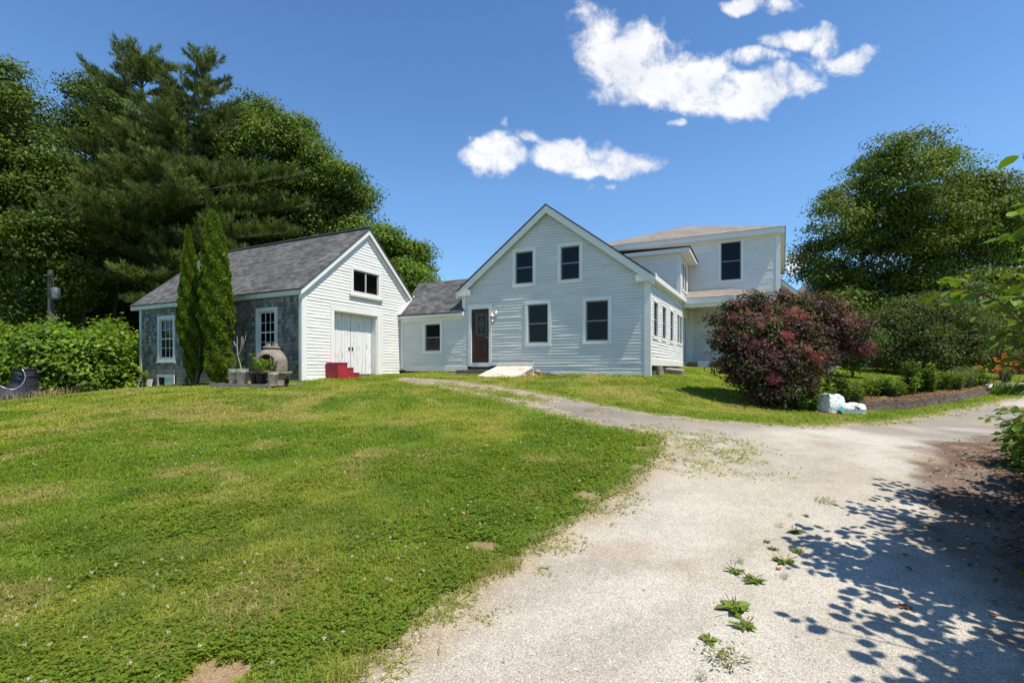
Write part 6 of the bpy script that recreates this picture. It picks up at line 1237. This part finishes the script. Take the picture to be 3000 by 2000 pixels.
# weeds on the drive, rosette by rosette
def rosette(px,py,rad,label,seed,kind='plantain'):
    rs=np.random.default_rng(seed); x,y=hit(px,py); e=stand('plantain_weed' if kind=='plantain' else 'weed_clump',x,y,label,'weed',0,'weeds growing out of the gravel'); z0=e.location.z+.008; rad*=.78; n=int(14+rad*150) if kind=='plantain' else 130; a=rs.uniform(0,6.28,n); el=rs.uniform(.0,.38,n); D=unit(np.stack([np.cos(a),np.sin(a),el],1)); L_=rad*rs.uniform(.3,1.05,n); up=np.tile([0,0,1.],(n,1))+rs.normal(size=(n,3))*.2; N2=unit(up-D*(up*D).sum(1,keepdims=True)); off=rs.normal(size=(n,3))*rad*(.16 if kind=='plantain' else .5); off[:,2]=0
    P=np.array([x,y,z0+.008])+D*L_[:,None]*.5+off
    if kind=='plantain': V,Tq,Cc=ovalleaf(P,N2,D,L_,rs,(.15,.22,.03),.19)
    else: P[:,2]+=rs.uniform(0,.03,n); V,Tq,Cc=ovalleaf(P,N2,D,L_*.38,rs,(.19,.21,.05),.16)
    obj_np('leaf',V,Tq,Cc,M['leaf'],e)
    if kind=='plantain' and rad>.06:
        pts=[(bend((x+rs.normal(0,.02),y+rs.normal(0,.02),z0),(x+rs.normal(0,.06),y+rs.normal(0,.06),z0+rad*rs.uniform(.6,1.0)),.0,5),np.array([.0015,.0015,.0015,.003,.002])) for k in range(5)]; V,Fq=tubes_np(pts,4); obj_np('seed_spike',V,Fq,None,M['twig'],e)
for i,(px,py,rd,kd,lab) in enumerate(((2150,1788,.155,'plantain','largest plantain rosette on the drive, left of the leaf shadows'),(2182,1842,.105,'plantain','plantain rosette just below the largest one'),(2078,1882,.075,'plantain','small plantain near the bottom, above the weed clump'),(2130,1938,.13,'clump','straggly weed clump at the bottom of the drive'),
  (2205,1708,.115,'plantain','dark plantain rosette in the middle of the weed line'),(2155,1680,.10,'plantain','long leaved plantain at the left of the weed line'),(2292,1650,.11,'plantain','plantain beside the red brown leaf'),(2338,1620,.09,'plantain','plantain at the right of the weed line'),(2265,1612,.075,'plantain','small plantain left of its neighbour of similar size'),(2334,1564,.10,'plantain','plantain with upright seed stalks near the top of the weed line'),
  (2248,1590,.055,'plantain','tiny dark weed near the upper weed line'),(2287,1545,.05,'clump','tiny grass tuft near the upper weed line'),(2365,1516,.055,'plantain','flat little weed near the top of the weed line'),(2318,1515,.035,'clump','smallest tuft at the top of the weed line'),(2420,1474,.12,'clump','dry patch of weed highest on the drive'),(2172,1651,.05,'clump','dry tuft left of the brown leaf'),(2300,1697,.05,'clump','yellow tuft right of the dark rosette'),(2058,1994,.04,'clump','tuft at the very bottom edge of the drive'))): rosette(px,py,rd,lab,900+i,kd)
def fallen(px,py,s,label,seed,colr=(.33,.12,.06)):
    rs=np.random.default_rng(seed); x,y=hit(px,py); z=g1(x,y)+(.012 if sdist([x],[y])[0]>0 else .05); a0=rs.uniform(0,6.28); V=[(0,0,.01)]; m_=14
    for k in range(m_): a=a0+2*math.pi*k/m_; r=s*(1 if k%2 else .62)*rs.uniform(.8,1.1); V.append((r*math.cos(a),r*.8*math.sin(a),rs.uniform(-.004,.018)))
    Fq=[(0,1+k,1+(k+1)%m_) for k in range(m_)]; o=np_mesh('fallen_leaf',V,Fq,np.tile(colr,(m_+1,1)),M['dry']); o.location=(x,y,z); tag(o,label,'leaf','fallen leaves')
fallen(2652,1783,.055,'brown lobed leaf lying between the weeds and the shade',1); fallen(2280,1671,.028,'small red brown leaf among the weeds on the drive',2,(.36,.10,.06)); fallen(1046,1346,.05,'tan leaf lying in the middle of the lawn',3,(.45,.25,.14)); fallen(1425,1315,.045,'tan leaf on the lawn left of the drive',4,(.45,.25,.14)); fallen(55,1272,.05,'orange brown leaf far left on the lawn',5,(.42,.2,.08)); fallen(1355,1517,.035,'pinkish leaf on the lawn near the bare soil patch',6,(.42,.2,.14)); fallen(2485,1511,.02,'tiny dark leaf on the drive above the shade',7,(.12,.07,.05))
# flowers on the potted weeds, tall weeds at the shed foot
bushy('shed_weed',420,1,17.6,'leggy green weed in front of the leaning sashes',.55,.12,(.11,.19,.03),701,.09,5,group=None)
bushy('shed_weed',545,1,17.0,'thin weed at the shed base left of the arborvitae',.45,.14,(.09,.15,.03),702,.06,6,group=None)
